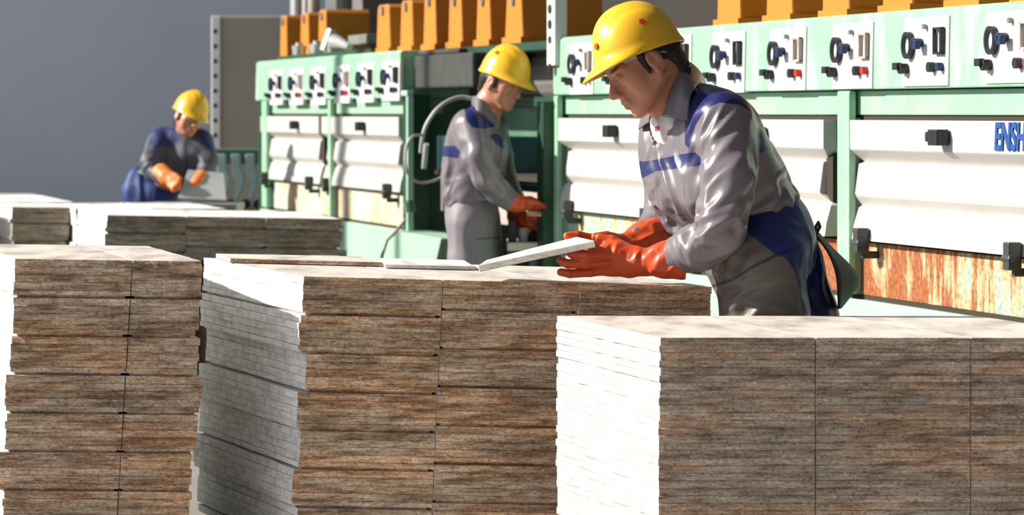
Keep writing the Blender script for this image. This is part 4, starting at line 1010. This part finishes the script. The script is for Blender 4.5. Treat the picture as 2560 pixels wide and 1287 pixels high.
garment('jacket', r2, fj, M_JACKET, ff, lambda P, v: np.maximum.reduce([poly_sd(P, yk), poly_sd(P, bd), np.where(v[:, 1] > Y2-.20, poly_sd(P, ck), -9)])*.7, [(.7, [(1250,300),(1262,374),(1276,460)]), (.6, [(1160,300),(1150,380),(1170,460)])]); del fj
def curved2(name, rows, mat, root, th=.005):
    m = len(rows[0]); vs = [p for r in rows for p in r]; fs = []
    for i in range(len(rows)-1):
        for j in range(m-1): fs.append((i*m+j, i*m+j+1, (i+1)*m+j+1, (i+1)*m+j))
    me = bpy.data.meshes.new(name); me.from_pydata([tuple(v) for v in vs], [], fs); me.update()
    for nm_ in ('patch', 'patch2', 'seam'): attr(me, nm_, np.full(len(vs), -9.0))
    o = link(name, me, mat, root, world=True, sm=True); s = o.modifiers.new('shell', 'SOLIDIFY'); s.thickness = th; s.offset = 0
    ss = o.modifiers.new('sub', 'SUBSURF'); ss.levels = 2; ss.render_levels = 2; return o
curved2('collar', [[Q2(1182,236,.06), Q2(1176,262,.08)], [Q2(1192,238,-.06), Q2(1184,266,-.10)], [Q2(1214,262,-.085), Q2(1204,290,-.13)], [Q2(1238,284,-.07), Q2(1228,310,-.12)], [Q2(1250,300,-.03), Q2(1248,335,-.08)]], M_JACKET, r2)
ft = Field((Q2(1090, 0).x, Y2-.30, 0.05), (Q2(1290, 0).x, Y2+.34, H-.36), .0075)
ft.cone(Q2(1178, 520, -.06), Q2(1185, 520, .09), .118, .112, .05).chain([Q2(1176, 560, -.09), Q2(1178, 650, -.10), kn2, an2], [.115, .098, .085, .075], .03).chain([Q2(1196, 560, .10), Q2(1205, 650, .12), kf2, af2], [.105, .098, .085, .075], .03)
garment('trousers', r2, ft, cloth('plain_trouser_cloth', (.17,.155,.18), None, rough=.6), [(Q2(1150, 600, -.1), .2, (0,0,1), .06, .02, 2)], None, [(2.4, [(1190,598),(1255,592)]), (.8, [(1150,490),(1172,540),(1176,650)])]); del ft
for a in (an2, af2):
    fbt = Field((a.x-.14, a.y-.12, -.01), (a.x+.26, a.y+.12, .30), .009); fbt.cone((a.x, a.y, .20), (a.x, a.y, .07), .058, .055, .02).cone((a.x-.03, a.y, .045), (a.x+.17, a.y, .038), .045, .038, .03)
    fbt.cut(lambda X, Y, Z: -Z+.004+0*X+0*Y); garment('boot', r2, fbt, M_BOOT, None)
g = glove('glove', [(Q2(1276,502,-.19), .046), (Q2(1296,508,-.17), .038)], [(Q2(1296,508,-.17), .036), (Q2(1318,510,-.15), .030)],
          [[(Q2(1322,503+i*5,-.17+i*.022), .014), (Q2(1345,508+i*4,-.16+i*.022), .0125), (Q2(1362-i*2,516+i*2,-.14+i*.02), .011)] for i in range(4)], [(Q2(1305,500,-.12), .018), (Q2(1325,497,-.10), .014), (Q2(1340,502,-.09), .012)], None, h=.005)
garment('glove', r2, g, M_GLOVE, [(Q2(1300,510,-.2), .06, (0,0,1), .03, .008, 2)])
g = glove('glove', [(Q2(1290,540,.13), .044), (Q2(1312,552,.09), .038)], [(Q2(1312,552,.09), .036), (Q2(1332,560,.06), .030)],
          [[(Q2(1335,552+i*5,.03+i*.022), .014), (Q2(1352,556+i*4,.03+i*.022), .0125), (Q2(1368-i*2,560+i*3,.04+i*.02), .011)] for i in range(4)], [(Q2(1318,546,.04), .018), (Q2(1335,545,.02), .014), (Q2(1348,548,.01), .012)], None, h=.005)
garment('glove', r2, g, M_GLOVE, [(Q2(1320,555,.05), .06, (0,0,1), .03, .008, 2)])
# board he holds, bench and odds and ends beside him
loose([Q2(1318,528,-.12), Q2(1360,529,-.11), Q2(1366,516,.3), Q2(1334,514,.3)], .022, BM_BROWN, 'light board held between the middle worker\'s orange gloves')
b = empty('workbench', (Q2(1310, 0).x, Y2+.2, 0), 0, 'cluttered steel bench in front of the middle worker', 'bench')
zb = H-(604-280)*Y2/F-b.location.z
MB().box(-.08, .07, -.25, .20, zb-.04, zb).build('bench_top', MAT['silver'], b, bevel=.006)
for sx in (-.055, .045):
    for sy in (-.2, .15): MB().box(sx-.02, sx+.02, sy-.02, sy+.02, 0, zb-.04).build('leg', MAT['green_dull'], b)
zb_w = zb
props(MB().box(Q2(1270,0).x, Q2(1292,0).x, Y2+.0, Y2+.12, zb_w, zb_w+.10).build('crate', plain('dark_plum_plastic', (.05,.035,.045), .6), bevel=.006), 'small dark crate on the bench beside the middle worker', 'crate')
props(MB().tube([(Q2(1309,0).x, Y2+.06, zb_w), (Q2(1309,0).x, Y2+.06, zb_w+.035), (Q2(1309,0).x, Y2+.06, zb_w+.062)], [.024, .029, .027], 16).build('cup', MAT['plate'], sm=False), 'pale cup standing on the bench in front of the middle worker', 'cup')
props(MB().tube([(Q2(1336,0).x, Y2+.05, zb_w), (Q2(1337,0).x, Y2+.05, zb_w+.03), (Q2(1340,0).x, Y2+.05, zb_w+.045)], [.030, .032, .015], 12).build('rag', plain('dark_rag', (.03,.015,.01), .9), sm=True), 'dark crumpled rag on the bench under the middle worker\'s gloves', 'rag')
# ------------------------------------------------------------------ far worker, bending over, facing the viewer
Y3 = 20.6
def Q3(px, py, dy=0.0): return W(px, py, Y3+dy)
r3 = empty('person', (Q3(420, 0).x, Y3, 0), 0, 'far worker in dark blue overalls bending forward with an orange glove', 'person')
hd3 = Head(Q3(472, 292, -.05), (.52, -.82, -.24), (.36, -.05, .93), 1.04)
fb_ = Field((Q3(280, 0).x, Y3-.42, 0.0), (Q3(590, 0).x, Y3+.40, H+.22), .0085)
neck3 = Q3(462, 335, .08); head_field(fb_, hd3, neck3)
sa, sb = Q3(402, 352, .10), Q3(510, 352, .02)
fb_.cone(sa, sb, .055, .055, .04).cone(neck3, Q3(455, 360, .1), .055, .08, .04).cone(Q3(440, 390, .05), Q3(470, 390, .05), .09, .09, .05).cone(Q3(420, 440, .12), Q3(430, 440, .12), .10, .10, .05).cone(Q3(370, 480, .2), Q3(400, 480, .2), .10, .10, .05)
fb_.chain([sa, Q3(385, 420, -.05), Q3(420, 440, -.25)], [.048, .04, .026], .02).chain([sb, Q3(516, 410, -.05), Q3(500, 450, -.22)], [.048, .04, .026], .02)
fb_.chain([Q3(365, 490, .2), Q3(370, 640, .1), (Q3(360, 0).x, Y3+.2, .08)], [.085, .055, .04], .03).chain([Q3(405, 490, .2), Q3(425, 640, .1), (Q3(420, 0).x, Y3+.2, .08)], [.085, .055, .04], .03)
v, q = fb_.surface(); me = np_mesh('body', v, q); head_attrs(me, v, hd3); link('body', me, M_SKIN, r3, world=True); del fb_
hair(r3, hd3, .008); eyes(r3, hd3); hard_hat(r3, hd3, tilt=-.05, lift=.030, sc=1.0)
fj = Field((Q3(320, 0).x, Y3-.42, H-.66), (Q3(560, 0).x, Y3+.40, H+.02), .008)
fj.cone(Q3(408, 350, .10), Q3(500, 352, .03), .085, .08, .04).cone(Q3(430, 400, .06), Q3(485, 395, .03), .115, .11, .05).cone(Q3(400, 450, .14), Q3(455, 450, .10), .13, .11, .06).cone(Q3(370, 470, .18), Q3(400, 480, .18), .13, .13, .05)
def cut3(X, Y, Z):
    px = 1280+F*X/Y; py = 280-F*(Z-H)/Y; return (py-(428+.36*(px-330)))*.0025
fj.cut(cut3)
fj.chain([Q3(398, 352, .06), Q3(376, 405, -.06), Q3(384, 428, -.12)], [.075, .065, .06], .02).chain([Q3(384, 428, -.12), Q3(404, 440, -.2)], [.058, .048], .02)
fj.chain([Q3(508, 354, .02), Q3(520, 400, -.04), Q3(516, 425, -.08)], [.068, .06, .056], .02).chain([Q3(516, 425, -.08), Q3(500, 448, -.2)], [.056, .046], .02)
M_J3 = cloth('dark_work_jacket', (.055,.062,.085), (.010,.020,.11), rough=.6); M_T3 = cloth('blue_trouser_cloth', (.012,.035,.17), None, rough=.6)
garment('jacket', r3, fj, M_J3, [(Q3(430, 400, -.1), .25, (0,0,1), .07, .03, 2), (Q3(380, 420, -.1), .12, (1,0,.5), .05, .02, 3), (Q3(510, 400, -.1), .12, (1,0,-.4), .05, .02, 4)],
        lambda P, v: np.maximum(poly_sd(P, [(380,300),(450,310),(452,350),(430,370),(404,366),(385,372),(370,350)]), poly_sd(P, [(495,330),(540,330),(545,380),(520,372),(505,360)])), [(3.0, [(462,350),(468,420),(450,470)])]); del fj
ft = Field((Q3(290, 0).x, Y3-.15, .05), (Q3(480, 0).x, Y3+.45, H-.28), .0085)
ft.cone(Q3(352, 480, .2), Q3(400, 490, .18), .125, .13, .05).cone(Q3(345, 440, .2), Q3(360, 470, .2), .06, .08, .05).chain([Q3(362, 500, .2), Q3(368, 640, .1), (Q3(360, 0).x, Y3+.2, .08)], [.12, .09, .075], .03).chain([Q3(405, 500, .2), Q3(425, 640, .1), (Q3(420, 0).x, Y3+.2, .08)], [.12, .09, .075], .03)
garment('trousers', r3, ft, M_T3, [(Q3(360, 480, .1), .2, (0,0,1), .07, .025, 2)]); del ft
for a in (Q3(360, 0), Q3(420, 0)):
    fbt = Field((a.x-.12, Y3-.05, -.01), (a.x+.12, Y3+.35, .26), .011); fbt.cone((a.x, Y3+.2, .20), (a.x, Y3+.2, .07), .058, .055, .02).cone((a.x, Y3+.22, .045), (a.x, Y3+.04, .038), .045, .038, .03)
    fbt.cut(lambda X, Y, Z: -Z+.004+0*X+0*Y); garment('boot', r3, fbt, M_BOOT, None)
M_GLOVE3 = cloth('bright_orange_rubber', (.78,.20,.04), None, rough=.5)
g = glove('glove', [(Q3(404,432,-.19), .060), (Q3(416,442,-.23), .052)], [(Q3(416,442,-.23), .050), (Q3(434,452,-.28), .040)],
          [[(Q3(436-i*4,448+i*5,-.30), .018), (Q3(446-i*4,458+i*4,-.33), .0165), (Q3(448-i*5,470+i*2,-.32), .014)] for i in range(4)], [(Q3(426,436,-.26), .022), (Q3(440,440,-.30), .018), (Q3(450,448,-.32), .015)], None, h=.007)
garment('glove', r3, g, M_GLOVE3, [(Q3(420,445,-.28), .08, (1,0,-1), .04, .012, 2)])
g = glove('glove', [(Q3(504,444,-.19), .050), (Q3(494,456,-.23), .042)], [(Q3(494,456,-.23), .040), (Q3(484,466,-.26), .034)],
          [[(Q3(480-i*3,464+i*4,-.24+i*.01), .016), (Q3(470-i*2,472+i*3,-.22), .014), (Q3(464,478+i*2,-.20), .012)] for i in range(4)], [(Q3(486,458,-.22), .018), (Q3(474,462,-.21), .015), (Q3(466,468,-.20), .012)], None, h=.007)
garment('glove', r3, g, M_GLOVE3, None)
MGS = plain('grey_sheet', (.36,.38,.39), .5, var=.2, vs=4)
loose([Q3(445,494,-.36), Q3(566,500,-.36), Q3(560,432,-.20), Q3(470,424,-.20)], .02, [MGS]*3, 'bluish grey sheet tilted up in front of the far worker', 'sheet', 'loose_sheet')
t = empty('work_table', (Q3(450, 0).x, Y3-.3, 0), 0, 'low grey table the far worker bends over', 'table')
zt3 = H-(503-280)*Y3/F
MB().box(-.16, .42, -.35, .25, zt3-.05, zt3).build('table_top', MAT['grey_metal'], t, bevel=.006)
for sx in (-.13, .38):
    for sy in (-.3, .2): MB().box(sx-.025, sx+.025, sy-.025, sy+.025, 0, zt3-.05).build('leg', MAT['grey_metal'], t)
# ------------------------------------------------------------------ loose boards on the middle stack
def onm(px, py): # a point on the tilted top of the middle stack seen at px, py
    # plane through ftop with normal along the stack's up axis
    n = Vector((math.sin(tl), 0, math.cos(tl))); d = Vector(((px-1280)/F, 1, -(py-280)/F))
    t = (ftop-Vector((0, 0, H))).dot(n)/d.dot(n); return Vector((0, 0, H))+d*t
up1 = Vector((0, 0, .0225))
loose([Q(1195,663,-.09), Q(1486,601,-.155), Q(1442,591,.05), Q(1215,650,.12)], .019, [BM_FINE[1]]*2+[BM_FINE[2]], 'pale narrow board lifted at one end by the leaning worker')
loose([onm(575, 657)+up1*.62, onm(957, 667)+up1*.62, onm(900, 652)+up1*.62, onm(540, 645)+up1*.62], .0125, BM_BROWN, 'thin brown-edged board lying flat on the middle stack')
loose([onm(962, 671)+up1*.55, onm(1188, 676)+up1*.55, onm(1160, 660)+up1*.55, onm(950, 655)+up1*.55], .011, [BM_FAR[2]]*3, 'short white board lying flat near the lifted board\'s lower end')
